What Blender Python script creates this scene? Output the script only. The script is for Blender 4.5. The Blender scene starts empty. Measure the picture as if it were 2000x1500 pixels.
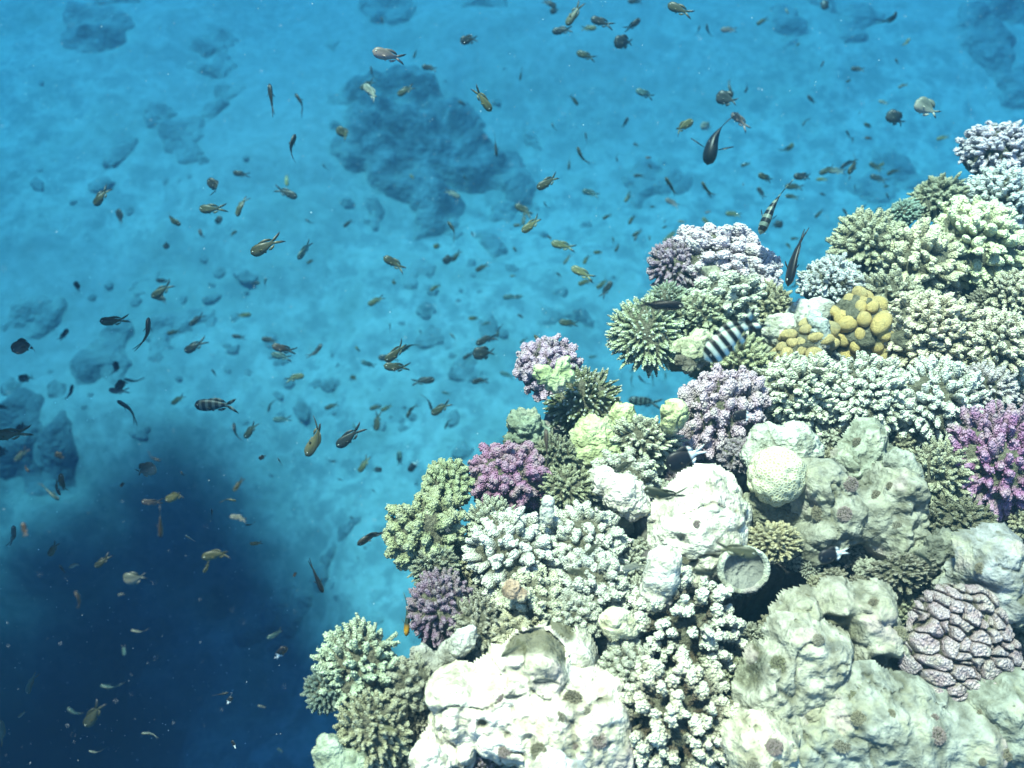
import bpy, bmesh, math, random
import numpy as np
from mathutils import Vector, Matrix
R_ = math.radians
sc = bpy.context.scene
COL = sc.collection
random.seed(7); RNG = np.random.default_rng(7)

# ------------------------------------------------------------ camera
PITCH = 60.0
F = 1732.0                       # focal length in pixels of the 2000 px wide photograph
cd = bpy.data.cameras.new('camera'); cam = bpy.data.objects.new('camera', cd); COL.objects.link(cam)
cd.sensor_width = 36.0; cd.lens = 36.0 * F / 2000.0; cd.clip_start = 0.05; cd.clip_end = 400
cam.location = (0, 0, 0); cam.rotation_euler = (R_(90 - PITCH), 0, 0)
cd.dof.use_dof = True; cd.dof.focus_distance = 2.2; cd.dof.aperture_fstop = 2.6
sc.camera = cam
VW = np.array([0, math.cos(R_(PITCH)), -math.sin(R_(PITCH))])   # view direction
UP = np.array([0, math.sin(R_(PITCH)), math.cos(R_(PITCH))])
RT = np.array([1.0, 0, 0])
def ray(u, v):
    return VW + RT * ((u - 1000) / F) + UP * ((750 - v) / F)

# ------------------------------------------------------------ light
SUN_EL, SUN_AZ = 66.0, 128.0     # azimuth measured from +x towards +y: the sun stands ahead and to the left
w = bpy.data.worlds.new('World'); sc.world = w; w.use_nodes = True
nt = w.node_tree; nt.nodes.clear()
sky = nt.nodes.new('ShaderNodeTexSky'); sky.sky_type = 'NISHITA'; sky.sun_disc = False
sky.sun_elevation = R_(SUN_EL); sky.sun_rotation = R_(90 - SUN_AZ)
bg = nt.nodes.new('ShaderNodeBackground'); bg.inputs['Strength'].default_value = 0.085
wo = nt.nodes.new('ShaderNodeOutputWorld')
nt.links.new(sky.outputs[0], bg.inputs[0]); nt.links.new(bg.outputs[0], wo.inputs[0])
sl = bpy.data.lights.new('sun', 'SUN'); sl.energy = 5.0; sl.angle = R_(5.5); sl.color = (1.0, 0.84, 0.61)
so = bpy.data.objects.new('sun', sl); COL.objects.link(so)
sdir = Vector((math.cos(R_(SUN_EL)) * math.cos(R_(SUN_AZ)), math.cos(R_(SUN_EL)) * math.sin(R_(SUN_AZ)), math.sin(R_(SUN_EL))))
so.rotation_euler = sdir.to_track_quat('Z', 'Y').to_euler(); so.location = sdir * 30
sc.view_settings.view_transform = 'Standard'; sc.view_settings.look = 'None'
sc.view_settings.exposure = 1.78; sc.view_settings.gamma = 1.0
sc.cycles.use_denoising = True
try: sc.cycles.denoiser = 'OPENIMAGEDENOISE'
except Exception: pass
sc.cycles.max_bounces = 6; sc.cycles.diffuse_bounces = 3; sc.cycles.volume_bounces = 1
sc.cycles.caustics_reflective = False; sc.cycles.caustics_refractive = False

# ------------------------------------------------------------ noise helpers
def _h(ix, iy, iz, s):
    n = (ix * 374761393 + iy * 668265263 + iz * 2147483647 + s * 974634777) & 0xffffffff
    n = ((n ^ (n >> 13)) * 1274126177) & 0xffffffff
    n = ((n ^ (n >> 16)) * 2246822519) & 0xffffffff
    return ((n ^ (n >> 15)) & 0xffff) / 65535.0
def vnoise(p, s=0):
    p = np.asarray(p, float); i = np.floor(p).astype(np.int64); f = p - i
    f = f * f * f * (f * (f * 6 - 15) + 10)
    x, y, z = i[:, 0], i[:, 1], i[:, 2]; fx, fy, fz = f[:, 0], f[:, 1], f[:, 2]
    r = 0
    for a in (0, 1):
        for b in (0, 1):
            for c in (0, 1):
                r = r + _h(x + a, y + b, z + c, s) * (fx if a else 1 - fx) * (fy if b else 1 - fy) * (fz if c else 1 - fz)
    return r * 2 - 1
def fbm(p, s=0, o=4, g=0.5):
    r = 0; a = 1; q = np.asarray(p, float)
    for k in range(o):
        r = r + a * vnoise(q, s + k * 17); q = q * 2.03 + 11.3; a *= g
    return r
def worley(p, s=0):
    p = np.asarray(p, float); i = np.floor(p).astype(np.int64)
    d1 = np.full(len(p), 9.0); d2 = np.full(len(p), 9.0)
    for a in (-1, 0, 1):
        for b in (-1, 0, 1):
            for c in (-1, 0, 1):
                x, y, z = i[:, 0] + a, i[:, 1] + b, i[:, 2] + c
                q = np.stack([x + _h(x, y, z, s), y + _h(x, y, z, s + 5), z + _h(x, y, z, s + 9)], 1)
                d = np.sqrt(((q - p) ** 2).sum(1))
                m = d < d1
                d2 = np.where(m, d1, np.minimum(d2, d)); d1 = np.where(m, d, d1)
    return d1, d2

# ------------------------------------------------------------ mesh helpers
def mesh(name, V, T, mats, tip=None, smooth=True, mi=None):
    V = np.asarray(V, np.float32); T = np.asarray(T, np.int32)
    me = bpy.data.meshes.new(name)
    me.vertices.add(len(V)); me.vertices.foreach_set('co', V.ravel())
    n = T.shape[1]
    me.loops.add(T.size); me.loops.foreach_set('vertex_index', T.ravel())
    me.polygons.add(len(T)); me.polygons.foreach_set('loop_start', np.arange(0, T.size, n, dtype=np.int32))
    try: me.polygons.foreach_set('loop_total', np.full(len(T), n, np.int32))
    except Exception: pass
    if mi is not None: me.polygons.foreach_set('material_index', np.asarray(mi, np.int32))
    me.update(calc_edges=True)
    me.polygons.foreach_set('use_smooth', np.full(len(T), smooth))
    if tip is not None:
        at = me.attributes.new('tip', 'FLOAT', 'POINT'); at.data.foreach_set('value', np.asarray(tip, np.float32))
    for m in (mats if isinstance(mats, (list, tuple)) else [mats]): me.materials.append(m)
    me.validate()
    return me
def add(name, me, parent=None, label=None, cat=None, group=None, kind=None, M=None, color=None):
    o = bpy.data.objects.new(name, me); COL.objects.link(o)
    if parent is not None: o.parent = parent
    if M is not None: o.matrix_world = M
    if label: o['label'] = label
    if cat: o['category'] = cat
    if group: o['group'] = group
    if kind: o['kind'] = kind
    if color is not None: o.color = (*color, 1)
    return o
def ico(sub):
    b = bmesh.new(); bmesh.ops.create_icosphere(b, subdivisions=sub, radius=1.0)
    V = np.array([v.co[:] for v in b.verts]); T = np.array([[v.index for v in f.verts] for f in b.faces]); b.free()
    return V, T
ICO1, ICO2, ICO3, ICO5, ICO6 = ico(1), ico(2), ico(3), ico(5), ico(6)
class Buf:
    def __init__(s): s.V = []; s.T = []; s.t = []; s.m = []; s.n = 0
    def add(s, V, T, t=0.0, m=0):
        V = np.asarray(V); T = np.asarray(T)
        s.V.append(V); s.T.append(T + s.n); s.n += len(V)
        s.t.append(np.broadcast_to(np.asarray(t, float), (len(V),))); s.m.append(np.full(len(T), m))
    def get(s): return np.concatenate(s.V), np.concatenate(s.T), np.concatenate(s.t), np.concatenate(s.m)
def basis(d):
    d = d / np.linalg.norm(d); a = np.array([0, 0, 1.0]) if abs(d[2]) < .9 else np.array([1.0, 0, 0])
    e1 = np.cross(d, a); e1 /= np.linalg.norm(e1); return e1, np.cross(d, e1)
def ring_faces(nr, ns, closed=True):
    T = []
    for i in range(nr - 1):
        for j in range(ns):
            a = i * ns + j; b = i * ns + (j + 1) % ns; c = a + ns; d = b + ns
            T += [(a, b, d), (a, d, c)]
    return T
def mat4(x, y, z, loc):
    return Matrix(((x[0], y[0], z[0], loc[0]), (x[1], y[1], z[1], loc[1]), (x[2], y[2], z[2], loc[2]), (0, 0, 0, 1)))

# ------------------------------------------------------------ materials
class NT:
    def __init__(s, name):
        s.m = bpy.data.materials.new(name); s.m.use_nodes = True; s.t = s.m.node_tree; s.b = s.t.nodes['Principled BSDF']
    def n(s, typ, **k):
        x = s.t.nodes.new(typ)
        for a, v in k.items():
            if a in x.inputs: x.inputs[a].default_value = v
            else: setattr(x, a, v)
        return x
    def l(s, a, b): s.t.links.new(a, b)
    def coord(s): return s.n('ShaderNodeTexCoord').outputs['Object']
    def noise(s, c, scale, detail=5, rough=.55):
        x = s.n('ShaderNodeTexNoise'); x.inputs['Scale'].default_value = scale; x.inputs['Detail'].default_value = detail
        x.inputs['Roughness'].default_value = rough; s.l(c, x.inputs['Vector']); return x.outputs['Fac']
    def ramp(s, f, stops):
        x = s.n('ShaderNodeValToRGB'); e = x.color_ramp.elements
        while len(e) < len(stops): e.new(0.5)
        for k, (p, c) in enumerate(stops): e[k].position = p; e[k].color = (*c, 1) if len(c) == 3 else c
        s.l(f, x.inputs['Fac']); return x.outputs['Color']
    def mix(s, f, a, b, mode='MIX'):
        x = s.n('ShaderNodeMix'); x.data_type = 'RGBA'; x.blend_type = mode
        for sock, v in ((x.inputs[0], f), (x.inputs[6], a), (x.inputs[7], b)):
            if isinstance(v, (int, float)): sock.default_value = v
            elif isinstance(v, tuple): sock.default_value = (*v, 1)
            else: s.l(v, sock)
        return x.outputs[2]
    def math(s, op, a, b=0.0):
        x = s.n('ShaderNodeMath'); x.operation = op
        for sock, v in ((x.inputs[0], a), (x.inputs[1], b)):
            if isinstance(v, (int, float)): sock.default_value = v
            else: s.l(v, sock)
        return x.outputs[0]
    def bump(s, h, st, dist):
        x = s.n('ShaderNodeBump'); x.inputs['Strength'].default_value = st; x.inputs['Distance'].default_value = dist
        s.l(h, x.inputs['Height']); return x.outputs['Normal']
    def out(s, col, rough=.8, nrm=None, spec=.15):
        s.l(col, s.b.inputs['Base Color']); s.b.inputs['Roughness'].default_value = rough
        s.b.inputs['Specular IOR Level'].default_value = spec
        if nrm is not None: s.l(nrm, s.b.inputs['Normal'])
        return s.m

def coral_mat(name, basecol=(.12, .11, .075), lo=.45, hi=.92, pale=0.0, speck=60, verr=24, vmix=.5):
    k = NT(name); c = k.coord()
    oc = k.n('ShaderNodeObjectInfo').outputs['Color']
    at = k.n('ShaderNodeAttribute'); at.attribute_name = 'tip'
    t = at.outputs['Fac']
    n1 = k.noise(c, 3.0, 4); n2 = k.noise(c, speck, 3)
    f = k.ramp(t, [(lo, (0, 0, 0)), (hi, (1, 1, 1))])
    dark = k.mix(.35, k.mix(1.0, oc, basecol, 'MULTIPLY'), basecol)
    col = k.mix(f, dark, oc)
    if pale: col = k.mix(k.math('MULTIPLY', k.ramp(t, [(.9, (0, 0, 0)), (1.0, (1, 1, 1))]), pale), col, (.85, .88, .80))
    col = k.mix(k.math('MULTIPLY', k.ramp(n1, [(.5, (0, 0, 0)), (.68, (1, 1, 1))]), .35), col, (.48, .50, .30))
    col = k.mix(.3, col, k.ramp(n2, [(.3, (.45, .45, .45)), (.62, (1, 1, 1))]), 'MULTIPLY')
    v = k.n('ShaderNodeTexVoronoi'); v.inputs['Scale'].default_value = verr; k.l(c, v.inputs['Vector'])
    vd = v.outputs['Distance']
    col = k.mix(vmix, col, k.ramp(vd, [(.3, (1, 1, 1)), (.68, (.5, .46, .38))]), 'MULTIPLY')
    n3 = k.noise(c, 1.3, 3)
    col = k.mix(k.math('MULTIPLY', k.ramp(n3, [(.45, (0, 0, 0)), (.62, (1, 1, 1))]), .22), col, (.40, .36, .28))
    b1 = k.bump(k.math('MULTIPLY', vd, -1.0), .9, .008)
    b2 = k.t.nodes.new('ShaderNodeBump'); b2.inputs['Strength'].default_value = .5; b2.inputs['Distance'].default_value = .003
    k.l(n2, b2.inputs['Height']); k.l(b1, b2.inputs['Normal'])
    return k.out(col, .85, b2.outputs['Normal'])
M_KNOB = coral_mat('knobbly_coral', pale=.16)
M_TIP = coral_mat('pale_tipped_coral', (.13, .12, .06), .3, .92, pale=.75)
M_ROSE = coral_mat('rosette_coral_skin', (.10, .075, .05), .62, .95, pale=.2)
M_SMOOTH = coral_mat('smooth_nodule_coral', (.25, .2, .12), .2, .6, speck=26, verr=60, vmix=.12)

def rock_mat(name, warm=.5, tint=None):
    k = NT(name); c = k.coord()
    oc = k.n('ShaderNodeObjectInfo').outputs['Color']
    n1 = k.noise(c, 5, 6, .6); n2 = k.noise(c, 22, 5, .65); n3 = k.noise(c, 90, 3); n4 = k.noise(c, 9, 5, .7)
    col = k.mix(k.math('MULTIPLY', k.ramp(n1, [(.45, (0, 0, 0)), (.65, (1, 1, 1))]), .45), oc, (.46, .44, .34))
    col = k.mix(k.math('MULTIPLY', k.ramp(n4, [(.56, (0, 0, 0)), (.68, (1, 1, 1))]), .35), col, (.30, .24, .17))
    col = k.mix(.9, col, k.ramp(n2, [(.38, (.35, .34, .30)), (.60, (1, 1, 1))]), 'MULTIPLY')
    v = k.n('ShaderNodeTexVoronoi'); v.inputs['Scale'].default_value = 34; k.l(c, v.inputs['Vector'])
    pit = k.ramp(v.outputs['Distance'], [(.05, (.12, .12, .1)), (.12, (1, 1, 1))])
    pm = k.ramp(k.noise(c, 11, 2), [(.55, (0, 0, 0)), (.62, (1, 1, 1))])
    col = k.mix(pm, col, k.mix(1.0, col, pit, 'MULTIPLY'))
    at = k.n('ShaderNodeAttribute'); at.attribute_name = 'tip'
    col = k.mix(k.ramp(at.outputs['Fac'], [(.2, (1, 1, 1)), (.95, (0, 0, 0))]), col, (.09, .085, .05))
    n6 = k.noise(c, 30, 4, .7); n7 = k.noise(c, 6.5, 4, .6)
    col = k.mix(k.math('MULTIPLY', k.ramp(n7, [(.46, (0, 0, 0)), (.56, (1, 1, 1))]), k.ramp(n6, [(.46, (0, 0, 0)), (.56, (.8, .8, .8))])), col, (.30, .29, .20))
    n8 = k.noise(c, 7.7, 3, .6)
    col = k.mix(k.math('MULTIPLY', k.ramp(n8, [(.58, (0, 0, 0)), (.66, (1, 1, 1))]), .35), col, (.50, .36, .38))
    h = k.math('ADD', k.math('MULTIPLY', n2, 1.0), k.math('MULTIPLY', n3, .6))
    return k.out(col, .9, k.bump(h, .9, .012))
M_ROCK = rock_mat('reef_limestone')

def knob_rock_mat():
    k = NT('reef_crust'); c = k.coord()
    n1 = k.noise(c, 4, 6, .6); n2 = k.noise(c, 40, 5, .65); n3 = k.noise(c, 1.3, 3)
    at = k.n('ShaderNodeAttribute'); at.attribute_name = 'tip'
    col = k.ramp(n1, [(.3, (.16, .13, .09)), (.45, (.34, .33, .20)), (.58, (.50, .47, .36)), (.72, (.62, .60, .52))])
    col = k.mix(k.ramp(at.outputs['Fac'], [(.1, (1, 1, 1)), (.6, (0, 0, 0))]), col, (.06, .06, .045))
    col = k.mix(k.math('MULTIPLY', k.ramp(n3, [(.5, (0, 0, 0)), (.65, (1, 1, 1))]), .3), col, (.36, .24, .30))
    col = k.mix(.6, col, k.ramp(n2, [(.3, (.35, .33, .3)), (.6, (1, 1, 1))]), 'MULTIPLY')
    return k.out(col, .9, k.bump(n2, .8, .01))
M_CRUST = knob_rock_mat()

def brain_mat():
    k = NT('honeycomb_coral'); c = k.coord()
    oc = k.n('ShaderNodeObjectInfo').outputs['Color']
    v = k.n('ShaderNodeTexVoronoi'); v.feature = 'DISTANCE_TO_EDGE'; v.inputs['Scale'].default_value = 130; k.l(c, v.inputs['Vector'])
    e = k.ramp(v.outputs['Distance'], [(.04, (.7, .7, .7)), (.3, (0, 0, 0))])
    col = k.mix(e, k.mix(1.0, oc, (.55, .5, .38), 'MULTIPLY'), oc)
    return k.out(col, .8, k.bump(e, .5, .004))
M_BRAIN = brain_mat()

def sand_mat():
    k = NT('sand'); c = k.coord()
    n1 = k.noise(c, .35, 6, .6); n2 = k.noise(c, 1.7, 7, .65); n3 = k.noise(c, 7, 5, .6); n0 = k.noise(c, .12, 3); n5 = k.noise(c, 3.4, 4, .7)
    col = k.ramp(n2, [(.30, (.20, .21, .16)), (.46, (.42, .41, .33)), (.62, (.31, .295, .25))])
    area = k.ramp(n0, [(.42, (0, 0, 0)), (.58, (1, 1, 1))])
    col = k.mix(k.math('MULTIPLY', area, .75), (.31, .295, .25), col)
    rub = k.ramp(n1, [(.5, (0, 0, 0)), (.66, (1, 1, 1))])
    col = k.mix(k.math('MULTIPLY', rub, .5), col, (.22, .23, .17))
    col = k.mix(.35, col, k.ramp(n3, [(.35, (.45, .45, .4)), (.6, (1, 1, 1))]), 'MULTIPLY')
    col = k.mix(k.math('MULTIPLY', k.ramp(n5, [(.46, (0, 0, 0)), (.60, (1, 1, 1))]), k.ramp(n0, [(.38, (.2, .2, .2)), (.55, (.7, .7, .7))])), col, (.18, .19, .16))
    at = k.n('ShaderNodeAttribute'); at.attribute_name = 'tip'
    col = k.mix(at.outputs['Fac'], col, (.012, .014, .014))  # drop-off's shade painted in as a near-black sand colour
    return k.out(col, .95, k.bump(n3, .2, .05))
M_SAND = sand_mat()
def patch_mat(name, a, b, edge=True):
    k = NT(name); c = k.coord(); n = k.noise(c, 3.2, 7, .7); n2 = k.noise(c, 12, 4); n3 = k.noise(c, 6, 5, .7)
    col = k.mix(.5, k.ramp(n, [(.36, a), (.64, b)]), k.ramp(n2, [(.35, (.4, .4, .4)), (.65, (1, 1, 1))]), 'MULTIPLY')
    if edge:
        at = k.n('ShaderNodeAttribute'); at.attribute_name = 'tip'
        f = k.ramp(k.math('ADD', at.outputs['Fac'], k.math('MULTIPLY', k.math('SUBTRACT', n3, .5), 1.3)), [(.22, (0, 0, 0)), (.95, (1, 1, 1))])
        col = k.mix(f, (.29, .28, .23) if b[0] > .2 else (.16, .16, .14), col)
    return k.out(col, .95, k.bump(n2, .7, .12))
M_PATCH = patch_mat('patch_reef_crust', (.05, .055, .06), (.25, .26, .23))
M_PATCH_SHADE = patch_mat('shade_tinted_reef_crust', (.04, .045, .05), (.16, .165, .15))  # darker copy of the patch crust with the drop-off's shade painted in
M_RUB = patch_mat('rubble_crust', (.12, .12, .10), (.27, .26, .22))

def fish_mat(name, kind):
    k = NT(name); c = k.coord()
    oc = k.n('ShaderNodeObjectInfo').outputs['Color']
    s = k.n('ShaderNodeSeparateXYZ'); k.l(c, s.inputs[0]); X, Y, Z = s.outputs
    n = k.noise(c, 26, 3)
    back = k.ramp(k.math('MULTIPLY_ADD', Z, 3.2), [(.0, (1.25, 1.15, 1.1)), (.5, (.85, .85, .8)), (.75, (.38, .42, .4))])
    # Z*3.2 + 0.5
    for nd in k.t.nodes:
        if nd.type == 'MATH' and nd.operation == 'MULTIPLY_ADD': nd.inputs[2].default_value = .5
    if kind == 'plain':
        col = k.mix(1.0, oc, back, 'MULTIPLY')
        col = k.mix(k.ramp(k.math('ADD', X, .5), [(.12, (1, 1, 1)), (.22, (0, 0, 0))]), col, (.03, .03, .03))
    elif kind == 'stripe':
        st = k.math('SINE', k.math('MULTIPLY', k.math('ADD', X, .03), 46.0))
        f = k.ramp(k.math('MULTIPLY_ADD', st, .5), [(.38, (0, 0, 0)), (.5, (1, 1, 1))])
        for nd in k.t.nodes:
            if nd.type == 'MATH' and nd.operation == 'MULTIPLY_ADD' and nd.inputs[1].default_value == .5: nd.inputs[2].default_value = .5
        col = k.mix(f, oc, (.012, .016, .016))
        col = k.mix(.6, col, back, 'MULTIPLY')
    elif kind == 'bicolor':
        f = k.ramp(k.math('ADD', X, .5), [(.38, (1, 1, 1)), (.42, (0, 0, 0))])
        col = k.mix(f, (.010, .010, .012), (.85, .88, .82))
    elif kind == 'head':
        f = k.ramp(k.math('ADD', X, .5), [(.68, (0, 0, 0)), (.82, (1, 1, 1))])
        col = k.mix(f, k.mix(1.0, oc, back, 'MULTIPLY'), (.75, .33, .01))
    col = k.mix(.35, col, k.ramp(n, [(.35, (.5, .5, .5)), (.65, (1, 1, 1))]), 'MULTIPLY')
    k.b.inputs['Roughness'].default_value = .45
    return k.out(col, .45, None, .4)
M_FISH = {q: fish_mat('fish_skin_' + q, q) for q in ('plain', 'stripe', 'bicolor', 'head')}
ke = NT('fish_eye'); ke.b.inputs['Base Color'].default_value = (.008, .008, .008, 1); ke.b.inputs['Roughness'].default_value = .2; M_EYE = ke.m
kw = NT('fish_eye_ring'); kw.b.inputs['Base Color'].default_value = (.55, .58, .5, 1); M_RING = kw.m

# ------------------------------------------------------------ seabed
FLOOR = -9.0
def floor_pt(u, v, z=FLOOR):
    d = ray(u, v); return d * (z / d[2])
def sstep(a, b, x):
    t = np.clip((x - a) / (b - a), 0, 1); return t * t * (3 - 2 * t)
def shade_basin(x, y):
    """1 inside the lower left drop-off, sunk and tinted dark in place of shade"""
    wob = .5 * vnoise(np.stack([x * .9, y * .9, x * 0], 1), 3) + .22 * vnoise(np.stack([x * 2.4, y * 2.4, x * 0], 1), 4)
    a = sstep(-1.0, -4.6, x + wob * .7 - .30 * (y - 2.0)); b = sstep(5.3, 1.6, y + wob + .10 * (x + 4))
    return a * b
def floor_z(x, y):
    p = np.stack([x * .35, y * .35, x * 0], 1)
    z = FLOOR + .30 * vnoise(p, 1) + .08 * fbm(p * 5, 2, 3)
    return z - 2.0 * shade_basin(x, y) ** 1.5
def grid(xs, ys):
    X, Y = np.meshgrid(xs, ys); nx = len(xs); ny = len(ys)
    i = np.arange(nx * ny).reshape(ny, nx)
    Q = np.stack([i[:-1, :-1], i[:-1, 1:], i[1:, 1:], i[1:, :-1]], -1).reshape(-1, 4)
    return X.ravel(), Y.ravel(), Q
xs = np.concatenate([np.linspace(-80, -14, 20)[:-1], np.linspace(-14, 14, 190), np.linspace(14, 80, 20)[1:]])
ys = np.concatenate([np.linspace(-40, -4, 12)[:-1], np.linspace(-4, 18, 150), np.linspace(18, 120, 24)[1:]])
X, Y, Q = grid(xs, ys)
add('seabed', mesh('seabed', np.stack([X, Y, floor_z(X, Y)], 1), Q, M_SAND, tip=shade_basin(X, Y)), kind='structure',
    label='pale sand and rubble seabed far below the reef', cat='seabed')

# ------------------------------------------------------------ reef substrate
ZR = lambda x, y: -1.78 - .17 * y
def reef_pt(u, v, up=0.0):
    d = ray(u, v); t = (1.78 - up) / (-d[2] - .17 * d[1]); return d * t
def reef_depth(u, v):
    d = ray(u, v); return 1.78 / (-d[2] - .17 * d[1])
EDGE = [(690,1800),(690,1500),(680,1350),(790,1290),(850,1180),(830,1090),(900,1020),(960,960),(1040,890),(1080,760),(1130,770),(1200,860),(1330,870),
        (1400,770),(1480,700),(1560,650),(1660,570),(1700,480),(1830,420),(1930,340),(2020,300),(2400,250),(2900,500),(2900,1900)]
EPX = EDGE
EXY = np.array([reef_pt(u, v)[:2] for u, v in EDGE])
def inside(px, py, poly):
    r = np.zeros(len(px), bool); n = len(poly)
    for i in range(n):
        x1, y1 = poly[i]; x2, y2 = poly[(i + 1) % n]
        c = ((y1 > py) != (y2 > py)) & (px < (x2 - x1) * (py - y1) / (y2 - y1 + 1e-12) + x1)
        r ^= c
    return r
def sdist(px, py, poly):
    d = np.full(len(px), 99.0); n = len(poly)
    for i in range(n):
        a = np.array(poly[i]); b = np.array(poly[(i + 1) % n]); e = b - a
        t = np.clip(((px - a[0]) * e[0] + (py - a[1]) * e[1]) / (e @ e), 0, 1)
        d = np.minimum(d, np.hypot(px - a[0] - t * e[0], py - a[1] - t * e[1]))
    return np.where(inside(px, py, poly), -d, d)
def fine_axis(a, b, c, d):
    return np.concatenate([np.arange(a, b, .03), np.arange(b, c, .0075), np.arange(c, d, .03)])
X, Y, Q = grid(fine_axis(-1.6, -.6, 2.1, 3.9), fine_axis(-1.3, .1, 3.2, 4.9))
P3 = np.stack([X, Y, X * 0], 1)
s = sdist(X, Y, EXY) + .03 * fbm(P3 * 7, 31, 3)
def cells(f, s):
    j = np.stack([fbm(P3 * f * .5, s + 3, 2), fbm(P3 * f * .5 + 9, s + 4, 2), X * 0], 1) * .35
    d, e = worley(P3 * f + j, s); return np.clip((e - d) * 1.5, 0, 1) ** .5
kn = cells(30, 40) * (.4 + .6 * sstep(-.3, .3, vnoise(P3 * 6, 70))); kn2 = cells(8.5, 44)
Z = ZR(X, Y) - .155 + .07 * fbm(P3 * 2.6, 30, 3) + .022 * kn + .07 * kn2
PITS = [(1500,1170,46),(1545,1135,40),(1460,1185,36),(1196,1330,34),(1215,1400,34),(1152,1268,30),(1895,1055,44),(1950,1045,40),(965,1335,30),(1395,925,38),(1440,950,30),(1545,985,34),(1215,1030,34),(1830,960,24),(1560,1400,30),(1100,890,26)]
for pu, pv, pr in PITS:
    c_ = reef_pt(pu, pv); q_ = pr / F * reef_depth(pu, pv)
    Z = Z - .26 * np.exp(-(((X - c_[0]) ** 2 + (Y - c_[1]) ** 2) / q_ ** 2) ** 1.6)
Z = Z - np.clip(s, 0, 9) * 7.5 - .25 * np.clip(s, 0, .2)
Z = np.maximum(Z, floor_z(X, Y) - .6)
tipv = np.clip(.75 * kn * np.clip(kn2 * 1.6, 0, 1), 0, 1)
keep = (Z[Q] > FLOOR - .9).any(1) & (s[Q].min(1) < 1.6)
add('reef_rock', mesh('reef_rock', np.stack([X, Y, Z], 1), Q[keep], M_CRUST, tip=tipv), kind='structure',
    label='rugged limestone reef slope under the corals', cat='reef')

# ------------------------------------------------------------ coral colony generator
def colony(seed, N, polar, rb, elong, knobs, kr, prof, s0=.42, jit=.35, bend=.10, lv=.09, dome=1.0, seg=8, split=0, core=.70):
    g = np.random.default_rng(seed); B = Buf()
    S = np.array([0, .3, .6, .8, .93, 1.0]); prof = np.array(prof)
    ga = math.pi * (3 - 5 ** .5); F_ = ring_faces(6, seg)
    cap = [(5 * seg + j, 5 * seg + (j + 1) % seg, 6 * seg) for j in range(seg)]
    spac = math.sqrt(2 * math.pi * (1 - math.cos(polar)) / N)
    wob = g.uniform(0, 50, 3)
    for i in range(N):
        ct = 1 - (i + .5) / N * (1 - math.cos(polar)); th = math.acos(ct) + g.normal(0, jit * spac * .5); ph = i * ga + g.normal(0, jit * spac * .5) / max(.3, math.sin(th))
        d = np.array([math.sin(th) * math.cos(ph), math.sin(th) * math.sin(ph), math.cos(th)])
        L = 1 + g.normal(0, lv) + .12 * float(vnoise((d * 2.2 + wob)[None])[0])
        e1, e2 = basis(d); a = g.uniform(0, 2 * math.pi); e1, e2 = e1 * math.cos(a) + e2 * math.sin(a), -e1 * math.sin(a) + e2 * math.cos(a)
        off = (e1 * g.normal() + e2 * g.normal()) * bend
        el = 1 + (elong - 1) * g.uniform(.1, 1.4); r0 = rb * g.uniform(.75, 1.25)
        cs = d[None] * (s0 + (L - s0) * S)[:, None] + off[None] * (S ** 2)[:, None]
        an = np.arange(seg) * 2 * math.pi / seg
        rr = (r0 * prof)[:, None]
        ring = cs[:, None] + (np.cos(an)[None, :, None] * e1 * el + np.sin(an)[None, :, None] * e2) * rr[..., None]
        tp = cs[-1] + d * r0 * prof[-1] * .4
        V = np.concatenate([ring.reshape(-1, 3), tp[None]]); t = np.concatenate([np.repeat(S, seg), [1.0]])
        V = V * np.array([1, 1, dome])
        B.add(V, F_ + cap, t)
        for k in range(knobs):
            if k < knobs * .45: q = g.uniform(0, .95) ** .5; sv = 1.0; rad = q * prof[-1]
            else: sv = g.uniform(.55, .97); rad = np.interp(sv, S, prof) * 1.12
            aa = g.uniform(0, 2 * math.pi); c = d * (s0 + (L - s0) * sv) + off * sv ** 2 + (math.cos(aa) * e1 * el + math.sin(aa) * e2) * r0 * rad
            r = kr * g.uniform(.7, 1.35)
            B.add((c + ICO1[0] * r) * np.array([1, 1, dome]), ICO1[1], sv)
    return B.get()
CLUB = [.6, .75, 1, 1.02, .85, .5]; TAPER = [1, 1, .92, .8, .6, .25]; FING = [.85, .9, 1, 1.02, .92, .62]; FLATP = [.5, .7, .95, 1.05, 1.0, .75]
KINDS = {}
def mkkind(name, mat, variants, **k):
    L = []
    for q in range(variants):
        V, T, t, m = colony(hash_(name) + q * 13, **k); L.append(mesh(name, V, T, mat, tip=t))
    KINDS[name] = L
def hash_(s): return sum(ord(c) * (i + 3) for i, c in enumerate(s))
mkkind('cauliflower', M_KNOB, 3, N=110, polar=1.65, rb=.094, elong=1.45, knobs=34, kr=.027, prof=CLUB, lv=.08)
mkkind('coarse', M_KNOB, 2, N=84, polar=1.6, rb=.098, elong=1.3, knobs=36, kr=.029, prof=CLUB, lv=.09, jit=.5)
mkkind('fine', M_KNOB, 2, N=220, polar=1.7, rb=.064, elong=1.2, knobs=16, kr=.020, prof=CLUB, lv=.09, jit=.6)
mkkind('finger', M_KNOB, 2, N=120, polar=1.65, rb=.088, elong=1.4, knobs=4, kr=.04, prof=FING, lv=.10, jit=.5)
mkkind('acropora', M_TIP, 2, N=230, polar=1.7, rb=.056, elong=1.0, knobs=9, kr=.019, prof=TAPER, lv=.08, bend=.06, jit=.5, s0=.55)
mkkind('cracked', M_KNOB, 2, N=78, polar=1.25, rb=.084, elong=1.8, knobs=34, kr=.020, prof=FLATP, lv=.015, jit=.3, bend=.03)
mkkind('dense', M_KNOB, 3, N=270, polar=1.6, rb=.060, elong=1.35, knobs=13, kr=.020, prof=CLUB, lv=.07, jit=.45, s0=.6)
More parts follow.
